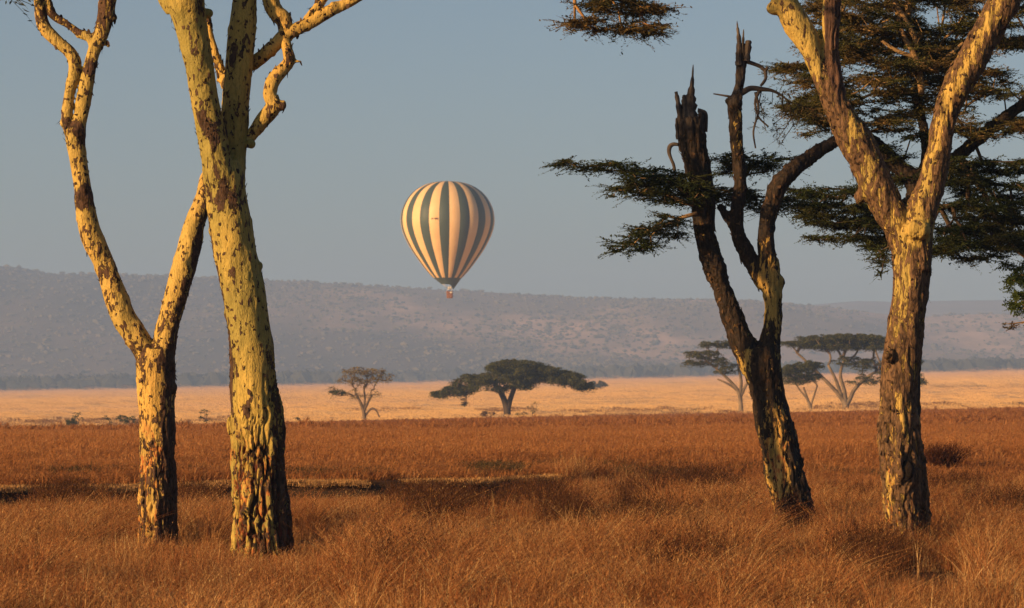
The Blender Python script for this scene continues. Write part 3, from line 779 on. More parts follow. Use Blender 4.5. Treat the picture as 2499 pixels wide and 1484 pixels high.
# --- tree 4: brown forked trunk at the right
Y4 = 40.5
b4 = np.array([(2210 - CX) * Y4 / FPX, Y4, gz((2210 - CX) * Y4 / FPX, Y4)])
T4 = thing('fever_tree', b4, 'rough brown and yellow streaked acacia with wide V fork and pale knob, rightmost foreground trunk', 'tree', 'foreground acacias')
paths4 = [
    edge_path(Y4, [(1420, 2156, 2268), (1340, 2160, 2258), (1289, 2158, 2252), (1217, 2150, 2250), (1162, 2145, 2252), (1107, 2139, 2250), (1052, 2135, 2246), (997, 2140, 2240), (941, 2143, 2240), (886, 2149, 2246), (831, 2159, 2255), (776, 2166, 2259), (721, 2171, 2265), (666, 2172, 2270), (606, 2170, 2272), (570, 2168, 2270)]),
    edge_path(Y4, [(660, 2172, 2262), (606, 2169, 2252), (555, 2153, 2232), (505, 2123, 2208), (454, 2093, 2180), (404, 2075, 2155), (353, 2050, 2130), (303, 2026, 2100), (252, 2006, 2069), (202, 1986, 2046), (151, 1966, 2014), (101, 1940, 1999), (50, 1903, 1968), (0, 1882, 1940), (-90, 1830, 1880)]),
    edge_path(Y4, [(660, 2190, 2272), (606, 2196, 2275), (555, 2202, 2279), (505, 2212, 2289), (454, 2236, 2302), (404, 2250, 2317), (353, 2262, 2327), (303, 2270, 2337), (252, 2282, 2352), (202, 2303, 2380), (151, 2332, 2406), (101, 2357, 2432), (50, 2383, 2458), (0, 2413, 2487), (-100, 2465, 2530)], -0.05),
    px_path(Y4, [(2052, 270, 24, .0), (2048, 240, 20, -.02), (2041, 202, 21, -.02), (2031, 151, 23), (2027, 100, 22), (2027, 50, 22), (2028, 0, 21), (2030, -90, 18)]),
    px_path(Y4, [(2262, 1410, 22, -.02), (2262, 1290, 12, .02), (2260, 1210, 9, .02), (2252, 1140, 10, .04), (2238, 1070, 10, .06)]),
]
balls4 = [(P(2236, 562, Y4 - .235), .125, (1.2, .9, .9)), (P(2097, 480, Y4), .07, (1, 1, 1.3)), (P(2150, 1046, Y4 - .12), .085, (.8, 1, 2.2)), (P(2195, 1130, Y4 - .22), .11, (.6, .8, 2.2)), (P(1888, 20, Y4), .09, (1, 1, 1)), (P(2168, 868, Y4 - .2), .07, (1, 1, 1.2))]
def cov4(px, py):
    c = 0.67 + 0 * px
    c -= 0.52 * sstep(215, 150, py) * (px < 2010) + 0.95 * spot(px, py, 2236, 560, 36, 28) + 0.22 * spot(px, py, 2120, 420, 22, 60) + 0.30 * spot(px, py, 2080, 300, 18, 50)
    c -= 0.24 * spot(px, py, 2208, 650, 16, 110) + 0.2 * spot(px, py, 2185, 620, 12, 120) + 0.22 * spot(px, py, 2165, 1200, 24, 90) + 0.2 * spot(px, py, 2190, 780, 12, 60) + .2 * spot(px, py, 2200, 1000, 14, 60)
    mid = np.interp(py, [0, 100, 250, 400, 500], [2440, 2385, 2303, 2268, 2240])
    c -= 0.28 * np.exp(-((px - mid) / 17.0) ** 2) * (px > 2205) * (py < 520)
    return c + 0.35 * spot(px, py, 2215, 1160, 22, 40)
def dead4(px, py):
    return sstep(255, 225, py) * (px > 2010 + 0.35 * (py - 150) * (py > 150)) * (px < 2075) * sstep(2003, 2012, px)
me = skin('trunk', paths4, balls4, 0.014, b4, bark_b, cov4, lambda px, py: 0.75 * sstep(950, 1200, py) + .9 * spot(px, py, 2150, 1046, 14, 30),
          lambda px, py: 0.30 + 0.4 * sstep(900, 1200, py) - 0.3 * sstep(300, 150, py) * (px < 2003), dead4, 400, 0.11, 0.012, tree=T4, flakes=1100)
obj('trunk', me, T4)
# hollow under the burl and a knot hole: near-black lumps stand for shade inside
hollow = mat_plain('hollow_shade_mat', (0.012, 0.008, 0.006), (0.02, 0.013, 0.009), 9, 0.95, .8, 40)
for c_, r_, sc_ in ((P(2210, 1150, Y4 - .235), .085, (1.0, .55, 1.3)), (P(2169, 868, Y4 - .245), .035, (1, .6, .9))):
    mb = MB(); mb.ball(c_, r_, 14, 9, sc_)
    V_ = mb.V[0]; mb.V[0] = V_ + (0.25 * r_ * fbm(V_ * 14, 2, 77))[:, None] * (V_ - c_) / r_
    obj('knot_hole', mb.mesh('knot_hole', [hollow], True, b4), T4)
top4 = [P(1830, -90, Y4), P(2030, -90, Y4), P(2500, -100, Y4)]
crown(T4, b4, top4, [(P(1950, -420, Y4), (2.2, 2.2, .5), 70), (P(2500, -400, Y4), (1.8, 1.8, .5), 50)], leaf_shaded, 50, .06, (.2, .4), .3, r_tip=.007, rmax=.05, seed=6)
# the spray hanging into the top of the frame
Yh = Y4 - 0.2
crown(T4, b4, [P(1700, -170, Yh), P(1400, -60, Yh)], [pblob(1480, 12, Yh, 90, 22, 42), pblob(1450, 60, Yh, 55, 20, 21), pblob(1560, 70, Yh, 65, 18, 32), pblob(1570, 25, Yh, 70, 12, 26), pblob(1400, 55, Yh, 40, 8, 6), pblob(1520, -50, Yh, 110, 40, 48)], leaf_sunlit, 112, .034, (.09, .22), .3, wood=mat_plain('lit_twig', (.34, .2, .08), (.26, .13, .05), 3, .8), r_tip=.004, rmax=.03, seed=7)  # twig colour brightened as if sunlit
tubes_part('branch', T4, b4, [px_path(Yh, [(1850, -95, 16), (1800, -135, 13), (1700, -170, 11), (1560, -130, 9), (1400, -60, 6)])], twig_lit)

# --- tree 5: the wide crowned tree behind the rightmost trunk
Y5 = 51.0
b5 = np.array([(2222 - CX) * Y5 / FPX, Y5, gz((2222 - CX) * Y5 / FPX, Y5)])
T5 = thing('acacia_tree', b5, 'wide-crowned dark leafy acacia standing behind the rightmost trunk, its foliage filling the upper right', 'tree')
p5 = [
    edge_path(Y5, [(1310, 2180, 2262), (1000, 2185, 2248), (700, 2192, 2250), (560, 2196, 2252), (480, 2208, 2256), (440, 2215, 2258)]),
    px_path(Y5, [(2236, 470, 24), (2222, 432, 22), (2196, 412, 21), (2150, 368, 21), (2105, 326, 18), (2060, 270, 15), (2030, 200, 12), (2010, 120, 9)]),
    px_path(Y5, [(2234, 480, 24), (2262, 440, 20), (2327, 389, 18), (2377, 348, 17), (2438, 298, 16), (2498, 252, 15), (2580, 190, 13)]),
    px_path(Y5, [(2240, 460, 20), (2262, 390, 16), (2255, 320, 15, .3), (2240, 240, 13, .3), (2250, 150, 11, .3), (2215, 60, 8, .3)]),
]
me = skin('trunk', p5, [], 0.022, b5, bark_d, lambda px, py: 0.9 + 0 * px, zero, lambda px, py: .3 + 0 * px, zero, 500, .1)
obj('trunk', me, T5)
s5 = [P(2105, 326, Y5), P(2060, 270, Y5), P(2030, 200, Y5), P(2010, 120, Y5), P(2240, 240, Y5 + .3), P(2250, 150, Y5 + .3), P(2215, 60, Y5 + .3), P(2438, 298, Y5), P(2498, 252, Y5), P(2580, 190, Y5), P(2377, 348, Y5), P(2327, 389, Y5), P(2196, 412, Y5)]
def sheet(px0, px1, py0, py1, Y, n, hx, hy, dY=1.2):
    """many small layered lumps spread over a stretch of crown"""
    return [pblob(RNG.uniform(px0, px1), RNG.uniform(py0, py1), Y + RNG.uniform(-dY, dY), hx * RNG.uniform(.5, 1.3), hy * RNG.uniform(.5, 1.3), int(RNG.integers(5, 11)), .3) for _ in range(n)]
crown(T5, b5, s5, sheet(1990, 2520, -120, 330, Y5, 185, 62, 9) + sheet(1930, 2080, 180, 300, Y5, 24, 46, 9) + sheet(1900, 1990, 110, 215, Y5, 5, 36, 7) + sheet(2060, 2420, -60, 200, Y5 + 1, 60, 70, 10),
      leaf_sunlit, 136, .038, (.10, .24), .26, wood=twig_lit, r_tip=.0035, rmax=.05, seed=8)
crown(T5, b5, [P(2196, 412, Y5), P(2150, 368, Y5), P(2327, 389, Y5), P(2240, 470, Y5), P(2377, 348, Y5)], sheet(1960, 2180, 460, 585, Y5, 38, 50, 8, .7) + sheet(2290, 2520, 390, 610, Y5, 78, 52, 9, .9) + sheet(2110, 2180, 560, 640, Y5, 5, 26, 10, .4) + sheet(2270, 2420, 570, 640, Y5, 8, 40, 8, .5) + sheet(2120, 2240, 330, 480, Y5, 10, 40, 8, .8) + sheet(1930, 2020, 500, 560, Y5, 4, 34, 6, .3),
      leaf_shaded, 136, .038, (.10, .22), .26, wood=twig_shaded, r_tip=.0035, rmax=.045, seed=9)
for q in ([(2190, 40, 4), (2206, 92, 6), (2222, 118, 7), (2240, 160, 8), (2248, 230, 8)], [(2244, 160, 8), (2262, 166, 6), (2290, 176, 5)], [(2275, 172, 6), (2310, 140, 5), (2350, 105, 4)], [(2180, 0, 6), (2215, 60, 6), (2240, 110, 7)], [(2150, 100, 4), (2190, 125, 5), (2235, 140, 5)]):
    tubes_part('branch', T5, b5, [px_path(Y5 - .75, q)], twig_lit, 7)
# thin bare hanging twigs left of the brown stem
crown(T3, b3, [P(1858, 220, Y3 + .1), P(1885, 222, Y3 + .1), P(1910, 235, Y3 + .1)], [pblob(1890, 290, Y3 + .1, 50, 70, 26, .3), pblob(1940, 260, Y3 + .2, 50, 50, 20, .3)], leaf_sunlit, 10, .03, (.05, .12), .8, wood=twig_shaded, r_tip=.0035, power=.4, rmax=.012, seed=14, wob=.25)
tubes_part('branch', T5, b5, [px_path(Y5 - .2, [(2340, 400, 8), (2400, 470, 7), (2430, 540, 6), (2470, 600, 5.5), (2520, 640, 5)])], twig_lit, 7)
Yr = Y5 - .3
crown(T5, b5, [P(2520, 640, Yr), P(2540, 680, Yr)], [pblob(2492, 700, Yr, 34, 38, 22), pblob(2500, 750, Yr, 34, 22, 14), pblob(2480, 650, Yr, 34, 14, 6)], leaf_green, 110, .045, (.09, .17), .55, wood=twig_lit, r_tip=.004, rmax=.02, seed=10, tilt=.8)
crown(T5, b5, [P(2540, 690, Yr)], [pblob(2462, 795, Yr, 30, 12, 7), pblob(2500, 790, Yr, 20, 14, 4)], leaf_sunlit, 9, .035, (.05, .08), .4, wood=twig_lit, r_tip=.004, rmax=.015, seed=12)
crown(T4, b4, [P(2172, 600, Y4 + .15)], [pblob(2150, 640, Y4 + .2, 22, 34, 10)], leaf_shaded, 40, .04, (.07, .14), .5, wood=twig_shaded, r_tip=.004, rmax=.012, seed=13)

# ------------------------------------------------------------------ trees on the plain
far_leaf = mat_leaf('plain_tree_leaf', (0.042, 0.054, 0.018), (0.15, 0.145, 0.050), None, 0.25)
far_leaf_dry = mat_leaf('dry_tree_leaf', (0.20, 0.155, 0.062), (0.34, 0.26, 0.11), None, 0.3)
far_bark = mat_plain('plain_tree_bark', (0.065, 0.045, 0.028), (0.032, 0.023, 0.016), 1.0, .9)  # bark darkened in colour for the shade under the crown
pale_bark = mat_plain('pale_tree_bark', (0.21, 0.155, 0.10), (0.11, 0.08, 0.052), 1.0, .9)

def plain_tree(name, label, px, py_base, Y, trunk_rows, blobs, leafmat, barkmat, per, size, crad, r_tip, power, bias=.3, flat=.35, seed=0, extra=None, group='trees out on the plain', up=.05, rmax=.3):
    """trunk_rows: list of stems [(px,py,hw)...]; blobs in frame units at depth Y"""
    X = (px - CX) * Y / FPX
    base = np.array([X, Y, gz(X, Y)])
    T = thing(name, base, label, 'tree', group)
    stems = [px_path(Y, s) for s in trunk_rows]
    tubes_part('trunk', T, base, stems, barkmat, 9)
    seeds = []
    for p3, r in stems: seeds += list(catmull(p3, 3)[len(p3):])
    crown(T, base, seeds, [pblob(b[0], b[1], Y + (b[5] if len(b) > 5 else 0), b[2], b[3], b[4]) for b in blobs], leafmat, per, size, crad, flat, wood=barkmat, r_tip=r_tip, power=power, bias=bias, rmax=rmax, seed=seed, sides=5, droop=.4, up=up, feather=False)
    return T, base

YU = 500.0
# lumps of the dome: high over the middle, sloping wings, open underside
umb_lumps = []
for _ in range(120):
    u_ = RNG.uniform(-1, 1)
    top_ = np.interp(u_, [-1, -.75, -.45, -.1, .3, .6, .85, 1], [954, 926, 897, 877, 882, 896, 910, 934])
    bot_ = np.interp(u_, [-1, -.8, -.45, -.1, .3, .6, .85, 1], [968, 962, 960, 950, 944, 940, 940, 950])
    umb_lumps.append((1247 + u_ * 178, RNG.uniform(top_ + 2, max(top_ + 5, bot_ - 4)), RNG.uniform(16, 30), RNG.uniform(4, 7), int(RNG.integers(8, 13)), RNG.uniform(-6, 6)))
umb_lumps.append((1133, 978, 5, 9, 4))
plain_tree('umbrella_acacia', 'broad dark green umbrella acacia alone on the golden plain under the balloon', 1237, 1022, YU,
    [[(1238, 1032, 11), (1238, 1015, 9.5), (1236, 995, 8.5), (1230, 975, 7.5), (1220, 955, 6.5), (1208, 938, 5)],
     [(1238, 1000, 8), (1244, 978, 6.5), (1252, 955, 6), (1262, 935, 5), (1280, 920, 4)]],
    umb_lumps,
    far_leaf, far_bark, 74, .27, (.42, .92), .035, .34, flat=.55, seed=20, rmax=.14)
YB = 455.0
plain_tree('bare_acacia', 'small thin-leaved pale acacia left of the umbrella tree on the plain', 888, 1030, YB,
    [[(889, 1040, 6), (889, 1018, 5), (886, 1000, 4.5), (878, 980, 3.6), (868, 962, 3)], [(888, 1003, 4), (896, 985, 3.2), (906, 965, 2.8)], [(887, 1000, 3), (890, 975, 2.6), (888, 950, 2.2)], [(890, 1015, 3), (905, 998, 2.6), (916, 1000, 2.2), (926, 1018, 1.5)]],
    [(885, 905, 60, 10, 55), (850, 925, 40, 12, 26), (935, 918, 32, 12, 22), (895, 930, 40, 14, 26), (865, 960, 22, 14, 12), (910, 960, 20, 14, 10), (810, 955, 12, 20, 6)],
    far_leaf_dry, mat_plain('grey_bark', (.15, .105, .065), (.09, .062, .04), 1.0, .9), 30, .22, (.35, .8), .026, .38, flat=.5, seed=21)
b = P(824, 957, YB)
T_b = [o for o in COL.objects if o.name.startswith('bare_acacia')][0]
crown(T_b, np.array(T_b.location), [P(862, 965, YB)], [pblob(824, 957, YB, 20, 5, 12)], far_leaf, 40, .28, (.3, .5), .4, wood=far_bark, r_tip=.02, rmax=.04, seed=22, names=('branchwork', 'leaf_clump'))

plain_tree('umbrella_acacia', 'flat-topped umbrella acacia with pale spreading limbs between the two right-hand trunks', 2062, 1005, YU,
    [[(2063, 1014, 10), (2063, 998, 9), (2062, 985, 8), (2048, 965, 5.5), (2025, 940, 4.5), (2000, 915, 4), (1970, 885, 3.2), (1945, 862, 2.6)],
     [(2063, 990, 8), (2075, 970, 5.5), (2085, 950, 5), (2110, 925, 4), (2140, 905, 3.2)], [(2062, 985, 7), (2060, 955, 5), (2050, 915, 4), (2060, 875, 3)], [(2055, 975, 5), (2040, 930, 4), (2020, 890, 3)]],
    [(2060, 824, 115, 10, 190), (1955, 836, 60, 8, 80), (2150, 830, 90, 10, 100), (2080, 842, 130, 11, 130), (2090, 880, 60, 16, 30), (2150, 890, 60, 22, 30), (2110, 925, 50, 14, 20), (2220, 870, 40, 22, 24), (2245, 925, 14, 16, 10)],
    far_leaf, pale_bark, 137, .23, (.4, 1.05), .04, .36, flat=.32, seed=23)
plain_tree('leaning_acacia', 'low dark-crowned acacia leaning behind the broken tree on the plain', 1978, 1000, 470.0,
    [[(1979, 1008, 5), (1976, 990, 4), (1968, 970, 3.4), (1960, 945, 2.6)], [(1977, 992, 3), (1986, 965, 2.4), (1994, 940, 2)], [(1974, 980, 2.4), (1950, 950, 2), (1935, 925, 1.6)]],
    [(1930, 905, 45, 16, 60), (1970, 890, 40, 12, 40), (1945, 925, 40, 10, 30), (1985, 915, 25, 10, 14)],
    far_leaf, pale_bark, 137, .23, (.35, .9), .03, .36, flat=.4, seed=24)
plain_tree('flat_topped_acacia', 'pale grey flat-topped acacia partly hidden behind the broken tree, left of it', 1807, 1005, 480.0,
    [[(1808, 1012, 6.5), (1807, 985, 5.5), (1803, 960, 5), (1790, 940, 4), (1765, 915, 3.2), (1735, 890, 2.4)], [(1805, 965, 4.5), (1808, 930, 4), (1800, 890, 3)], [(1806, 970, 4), (1822, 935, 3.4), (1840, 900, 2.6)], [(1800, 955, 3), (1778, 938, 2.5), (1750, 925, 2)]],
    [(1760, 838, 60, 8, 44), (1710, 862, 50, 9, 36), (1740, 880, 50, 12, 30), (1820, 842, 60, 9, 44), (1690, 885, 30, 8, 14), (1770, 900, 40, 14, 18), (1850, 870, 40, 14, 20)],
    far_leaf, pale_bark, 100, .23, (.35, .9), .035, .36, flat=.35, seed=25)

def shrub(name, label, px, py, Y, w, h, leafmat, n, per=50, size=.25, barkmat=far_bark, flat=.6, group='low shrubs at the edge of the red grass', r_tip=.02, cr=(.25, .5), seed=0, stem=True):
    X = (px - CX) * Y / FPX; z = gz(X, Y); s = Y / FPX
    if Y < 460: h = h * 1.45
    base = np.array([X, Y, z])
    T = thing(name, base, label, 'shrub', group)
    c = base + np.array([0, 0, h * s * .62])
    bl = [(c, (w * s * .5, w * s * .4, h * s * .36), n)]
    crown(T, base, [base + np.array([dx * w * s * .1, 0, .05]) for dx in (-1, 0, 1)], bl, leafmat, per, size, cr, flat, wood=barkmat, r_tip=r_tip, power=.45, rmax=.12, seed=seed, sides=4, names=('stems', 'foliage'), feather=False)
    return T
shrub('thorn_shrub', 'dark green dense low shrub at far left with thin sprig beside it', 174, 1036, 430., 26, 22, far_leaf, 14, seed=31)
shrub('thorn_shrub', 'thin upright sprig just right of the dense shrub at far left', 190, 1038, 435., 20, 32, far_leaf, 7, 16, seed=32)
shrub('thorn_shrub', 'spindly open little shrub left of the slim yellow trunk', 262, 1040, 430., 24, 24, far_leaf, 8, 14, seed=33)
shrub('thorn_shrub', 'flat arching dark shrub touching the slim yellow trunk at its left', 306, 1040, 435., 54, 24, far_leaf, 18, 40, flat=.35, seed=34)
shrub('thorn_shrub', 'flat-topped small shrub between the two left-hand trunks', 500, 1036, 440., 32, 32, far_leaf, 10, 22, flat=.25, seed=35)
shrub('thorn_shrub', 'tiny dark sprig right of the stoutest trunk', 725, 1032, 440., 14, 16, far_leaf, 5, 20, seed=36)
shrub('dry_shrub', 'reddish brown dry brush at the left foot of the umbrella tree', 1188, 1022, 492., 44, 20, mat_leaf('dry_brush', (.12, .065, .035), (.18, .10, .05), None, .2), 14, 40, seed=37)
shrub('dry_shrub', 'low grey brush at the right foot of the umbrella tree', 1267, 1020, 494., 40, 16, far_leaf_dry, 10, 30, seed=38)
shrub('sapling', 'thin grey sapling right of the umbrella tree', 1302, 1022, 485., 34, 44, far_leaf_dry, 10, 14, seed=39)
shrub('far_bush', 'low bluish bush far out beyond the tip of the umbrella crown', 1458, 952, 1150., 52, 24, far_leaf, 30, 60, .7, cr=(.6, 1.0), r_tip=.04, seed=40)
shrub('dry_shrub', 'dusty dry tuft on the plain left of the pale grey tree', 1700, 1004, 500., 26, 14, far_leaf_dry, 6, 16, seed=41)

# ------------------------------------------------------------------ hot air balloon
YBAL = 870.0
SB = YBAL / FPX
bx = (1092 - CX) * SB
def bz(py): return HCAM + (HY - py) * SB
bal_base = np.array([(1097 - CX) * SB, YBAL, bz(727)])
BAL = thing('hot_air_balloon', bal_base, 'cream and dark green striped hot air balloon floating above the plain', 'balloon')
prof = np.array([(442.2, 3), (443.2, 18), (446, 38), (451, 54), (459, 70), (470, 84.5), (484, 96.5), (500, 105.5), (516, 111.2), (535, 113.6), (553, 112), (572, 106.5), (590, 98.5), (610, 87.5), (632, 72.5), (655, 55.5), (671, 42), (678.5, 34.5)])
pc = catmull(np.stack([prof[:, 0], prof[:, 1], prof[:, 1] * 0], -1), 3)
NG = 28
def fabric(name, c, dk):
    t = NT(name); co = t.coord('Object')
    col = t.mix(t.math('MULTIPLY', t.step(t.noise(co, .35, 4), .4, .65), .5), c, dk)
    b = t.principled(col, .55, t.bump(t.noise(co, 1.2, 3), .25, .15), .3)
    return t.m
cream = fabric('cream_fabric', (0.74, 0.50, 0.245), (0.68, 0.44, 0.20))
green = fabric('green_fabric', (0.050, 0.072, 0.055), (0.040, 0.058, 0.046))
cen = np.array([bx, YBAL, 0.0])
for g in range(NG):
    a0 = -np.pi / 2 + R(-9.5) + g * 2 * np.pi / NG
    na = 7
    an = a0 + np.linspace(0, 1, na) * 2 * np.pi / NG
    bul = 1 + 0.011 * np.sin(np.linspace(0, np.pi, na))
    V = []
    for y_, r_, _ in pc:
        V.append(np.stack([bx + np.cos(an) * r_ * SB * bul, YBAL + np.sin(an) * r_ * SB * bul, np.full(na, bz(y_))], -1))
    V = np.array(V); n = len(V)
    ii = np.arange(n * na).reshape(n, na)
    F = np.stack([ii[:-1, :-1], ii[1:, :-1], ii[1:, 1:], ii[:-1, 1:]], -1).reshape(-1, 4)
    obj('gore', mesh_from('gore', V.reshape(-1, 3) - bal_base, [F], True, [green if g % 2 == 0 else cream]), BAL)
# crown cap
mb = MB(); mb.ball((bx, YBAL, bz(443.0)), 5 * SB, 20, 8, (1, 1, .18))
obj('crown_cap', mb.mesh('crown_cap', [green], True, bal_base), BAL)
# scoop: short in front, long pointed tail to the right
na = 48
an = np.linspace(0, 2 * np.pi, na, endpoint=False)
V = []
for k in np.linspace(0, 1, 8):
    tail = np.clip(np.cos(an - R(-20)), 0, 1) ** 3
    drop = 15 + 13 * tail
    rr = 34.3 - k * (17 + 8 * tail)
    V.append(np.stack([bx + np.cos(an) * rr * SB + k * tail * 3 * SB + k * 2 * SB, YBAL + np.sin(an) * rr * SB, bz(678.4) - k * drop * SB], -1))
V = np.array(V); ii = np.arange(8 * na).reshape(8, na); nx = np.roll(ii, -1, 1)
obj('scoop', mesh_from('scoop', V.reshape(-1, 3) - bal_base, [np.stack([ii[:-1], ii[1:], nx[1:], nx[:-1]], -1).reshape(-1, 4)], True, [green]), BAL)
# row of small marks printed on one cream gore
mark_mat = mat_plain('mark_mat', (.16, .08, .03), (.2, .1, .04), 2)
for k, (dx, w, h) in enumerate([(-36.5, 1.2, 3.2), (-34, 1.1, 2.8), (-31, .9, .9), (-28.5, 1.3, 4.0), (-26, 1.3, 4.2), (-23.3, 1.2, 3.8)]):
    rr = 114.6; a = math.asin((dx + .0) / rr)
    c = np.array([bx + dx * SB, YBAL - math.cos(a) * rr * 1.006 * SB, bz(538.5)])
    mb = MB(); mb.box((0, 0, 0), (w * SB * .75, .02, h * SB * .5))
    o = obj('printed_mark', mb.mesh('printed_mark', [mark_mat], False), BAL, c - bal_base)
    o.rotation_euler = (0, 0, a)
# burner frame, cables, basket
steel = mat_plain('burner_steel', (.75, .70, .62), (.6, .55, .5), 3, .35, spec=.5)
wick = NT('wicker')
wv = wick.n.new('ShaderNodeTexWave'); wick.l.new(wick.coord('Object', (1, 1, 1)), wv.inputs[0]); wv.bands_direction = 'Z'; wv.inputs['Scale'].default_value = 6
wick.principled(wick.mix(wv.outputs[1], (.26, .11, .055), (.18, .075, .038)), .8, wick.bump(wv.outputs[1], .6, .04))
bc = np.array([(1097 - CX) * SB, YBAL, 0])
mb = MB()
for sx in (-1, 1):
    mb.tube([bc + [sx * 2.2 * SB, 0, bz(705)], bc + [sx * 2.2 * SB, 0, bz(699)]], [.22, .16], 10)
mb.tube([bc + [-4 * SB, 0, bz(706)], bc + [4 * SB, 0, bz(706)]], [.07, .07], 8)
obj('burner', mb.mesh('burner', [steel], True, bal_base), BAL)
for sx in (-1, 1):
    for sy in (-1, 1):
        mb = MB(); mb.tube([bc + [sx * 6.5 * SB, sy * .7, bz(711)], bc + [sx * 4.5 * SB, sy * .5, bz(705)]], [.05, .05], 6)
        obj('upright', mb.mesh('upright', [steel], True, bal_base), BAL)
for k in range(12):
    a = k * math.pi / 6
    tail = max(math.cos(a - R(-20)), 0) ** 3
    e = [bx + math.cos(a) * 17 * SB * (1 - .3 * tail) + 2 * SB, YBAL + math.sin(a) * 17 * SB, bz(692 + 8 * tail)]
    s_ = bc + [4.2 * SB * np.sign(math.cos(a) + 1e-3), .5 * np.sign(math.sin(a) + 1e-3), bz(705)]
    mb = MB(); mb.tube([s_, e], [.03, .03], 5)
    obj('cable', mb.mesh('cable', [steel], True, bal_base), BAL)
mb = MB()
w_, d_ = 7.8 * SB, .85
rows_ = []
for zz, k in ((bz(728), .9), (bz(726), .97), (bz(718), 1.0), (bz(712.5), 1.02), (bz(712), 1.0), (bz(712.2), .9), (bz(718), .88), (bz(726.5), .86)):
    r_ = []
    for q in range(24):
        a = 2 * math.pi * q / 24
        cx_, cy_ = math.cos(a), math.sin(a)
        m_ = (abs(cx_) ** 6 + abs(cy_) ** 6) ** (-1 / 6)
        r_.append([bc[0] + w_ * k * cx_ * m_, YBAL + d_ * k * cy_ * m_, zz])
    rows_.append(r_)
V = np.array(rows_).reshape(-1, 3); ii = np.arange(8 * 24).reshape(8, 24); nx = np.roll(ii, -1, 1)
Fb = np.stack([ii[:-1], nx[:-1], nx[1:], ii[1:]], -1).reshape(-1, 4)
V = np.vstack([V, [[bc[0], YBAL, bz(728)], [bc[0], YBAL, bz(726.5)]]])
ft = np.vstack([np.stack([np.full(24, 192), nx[0], ii[0]], -1), np.stack([np.full(24, 193), ii[7], nx[7]], -1)])
basket = obj('basket', mesh_from('basket', V - bal_base, [Fb, ft], False, [wick.m]), BAL)
mb = MB()
lp = [(bc[0] + w_ * 1.02 * math.cos(a) * (abs(math.cos(a)) ** 6 + abs(math.sin(a)) ** 6) ** (-1 / 6), YBAL + d_ * 1.03 * math.sin(a) * (abs(math.cos(a)) ** 6 + abs(math.sin(a)) ** 6) ** (-1 / 6), bz(711.8)) for a in np.linspace(0, 2 * math.pi, 33)]
mb.tube(lp, [.09] * 33, 6, cap=False)
obj('rim', mb.mesh('rim', [mat_plain('suede', (.16, .06, .035), (.2, .08, .05), 4)], True, bal_base), basket)
# pale cover and dark bag riding on the basket edge
mb = MB(); mb.ball(bc + [3.6 * SB, -.75, bz(713.5)], .34, 12, 8, (1.25, .5, .8)); obj('pale_cover', mb.mesh('pale_cover', [steel], True, bal_base), basket)

# ------------------------------------------------------------------ grass
def blade_clump(name, n, rad, h0, h1, w, lean, mat, heads, seed, segs=3):
    rg = np.random.default_rng(seed)
    mb = MB()
    for _ in range(n):
        a = rg.random() * 2 * np.pi; r = rad * math.sqrt(rg.random())
        b0 = np.array([math.cos(a) * r, math.sin(a) * r, -0.03])
        h = h0 + (h1 - h0) * rg.random() ** 1.3
        az = rg.random() * 2 * np.pi
        d = np.array([math.cos(az) + 0.35, math.sin(az) * .8, 0]) * lean * rg.random() * h
        wv_ = w * (.6 + .8 * rg.random())
        fa = rg.random() * np.pi
        sd = np.array([math.cos(fa), math.sin(fa), 0])
        f = np.linspace(0, 1, segs + 1)
        c = b0 + f[:, None] ** 1.8 * d + np.array([0, 0, 1]) * (f * h * (1 - .12 * f * lean))[:, None]
        ww = wv_ * (1 - f ** 1.5 * .92)
        V = np.stack([c - sd * ww[:, None] / 2, c + sd * ww[:, None] / 2], 1).reshape(-1, 3)
        i2 = np.arange(2 * (segs + 1)).reshape(-1, 2)
        mb.add(V, np.stack([i2[:-1, 0], i2[:-1, 1], i2[1:, 1], i2[1:, 0]], -1))
        if rg.random() < heads:
            k = 7
            for q in range(k):
                f0 = .62 + .4 * q / k
                cc = b0 + f0 ** 1.8 * d + np.array([0, 0, f0 * h * (1 - .12 * f0 * lean)])
                az2 = rg.random() * 6.28
                o2 = np.array([math.cos(az2), math.sin(az2), .9]) * w * 5.5 * (1.25 - q / k)
                s2 = np.array([-math.sin(az2), math.cos(az2), 0]) * w * .55
                mb.add([cc - s2, cc + s2, cc + o2], [[0, 1, 2]])
    me = mb.mesh(name, [mat], False)
    return bpy.data.objects.new(name, me)

def grass_mat(name, c1, c2, tip, pale, trans=.35, dark=None):
    t = NT(name)
    oi = t.n.new('ShaderNodeObjectInfo').outputs['Random']
    isl = t.n.new('ShaderNodeNewGeometry').outputs['Random Per Island']
    co = t.coord('Position', (1, 1, 0))
    big = t.noise(co, .22, 4, .6); mid = t.noise(co, 1.1, 3)
    col = t.mix(t.step(big, .35, .65), c1, c2)
    col = t.mix(t.math('MULTIPLY', t.step(oi, .3, 1.0), .6), col, tip)
    col = t.mix(t.step(t.math('ADD', isl, t.math('MULTIPLY', t.math('SUBTRACT', mid, .5), .7)), .84, .98), col, pale)
    if dark is not None: col = t.mix(t.step(isl, .38, .22), col, dark)
    t.leafy(col, trans)
    return t.m
g_near = grass_mat('red_grass', (0.44, 0.175, 0.062), (0.28, 0.100, 0.036), (0.48, 0.21, 0.075), (0.68, 0.44, 0.18), dark=(0.075, 0.031, 0.016))
g_mid = grass_mat('red_grass_field', (0.42, 0.185, 0.065), (0.33, 0.135, 0.046), (0.45, 0.205, 0.075), (0.52, 0.29, 0.12))
g_pale = grass_mat('straw_grass', (0.54, 0.32, 0.13), (0.42, 0.235, 0.09), (0.58, 0.36, 0.15), (0.66, 0.45, 0.21))
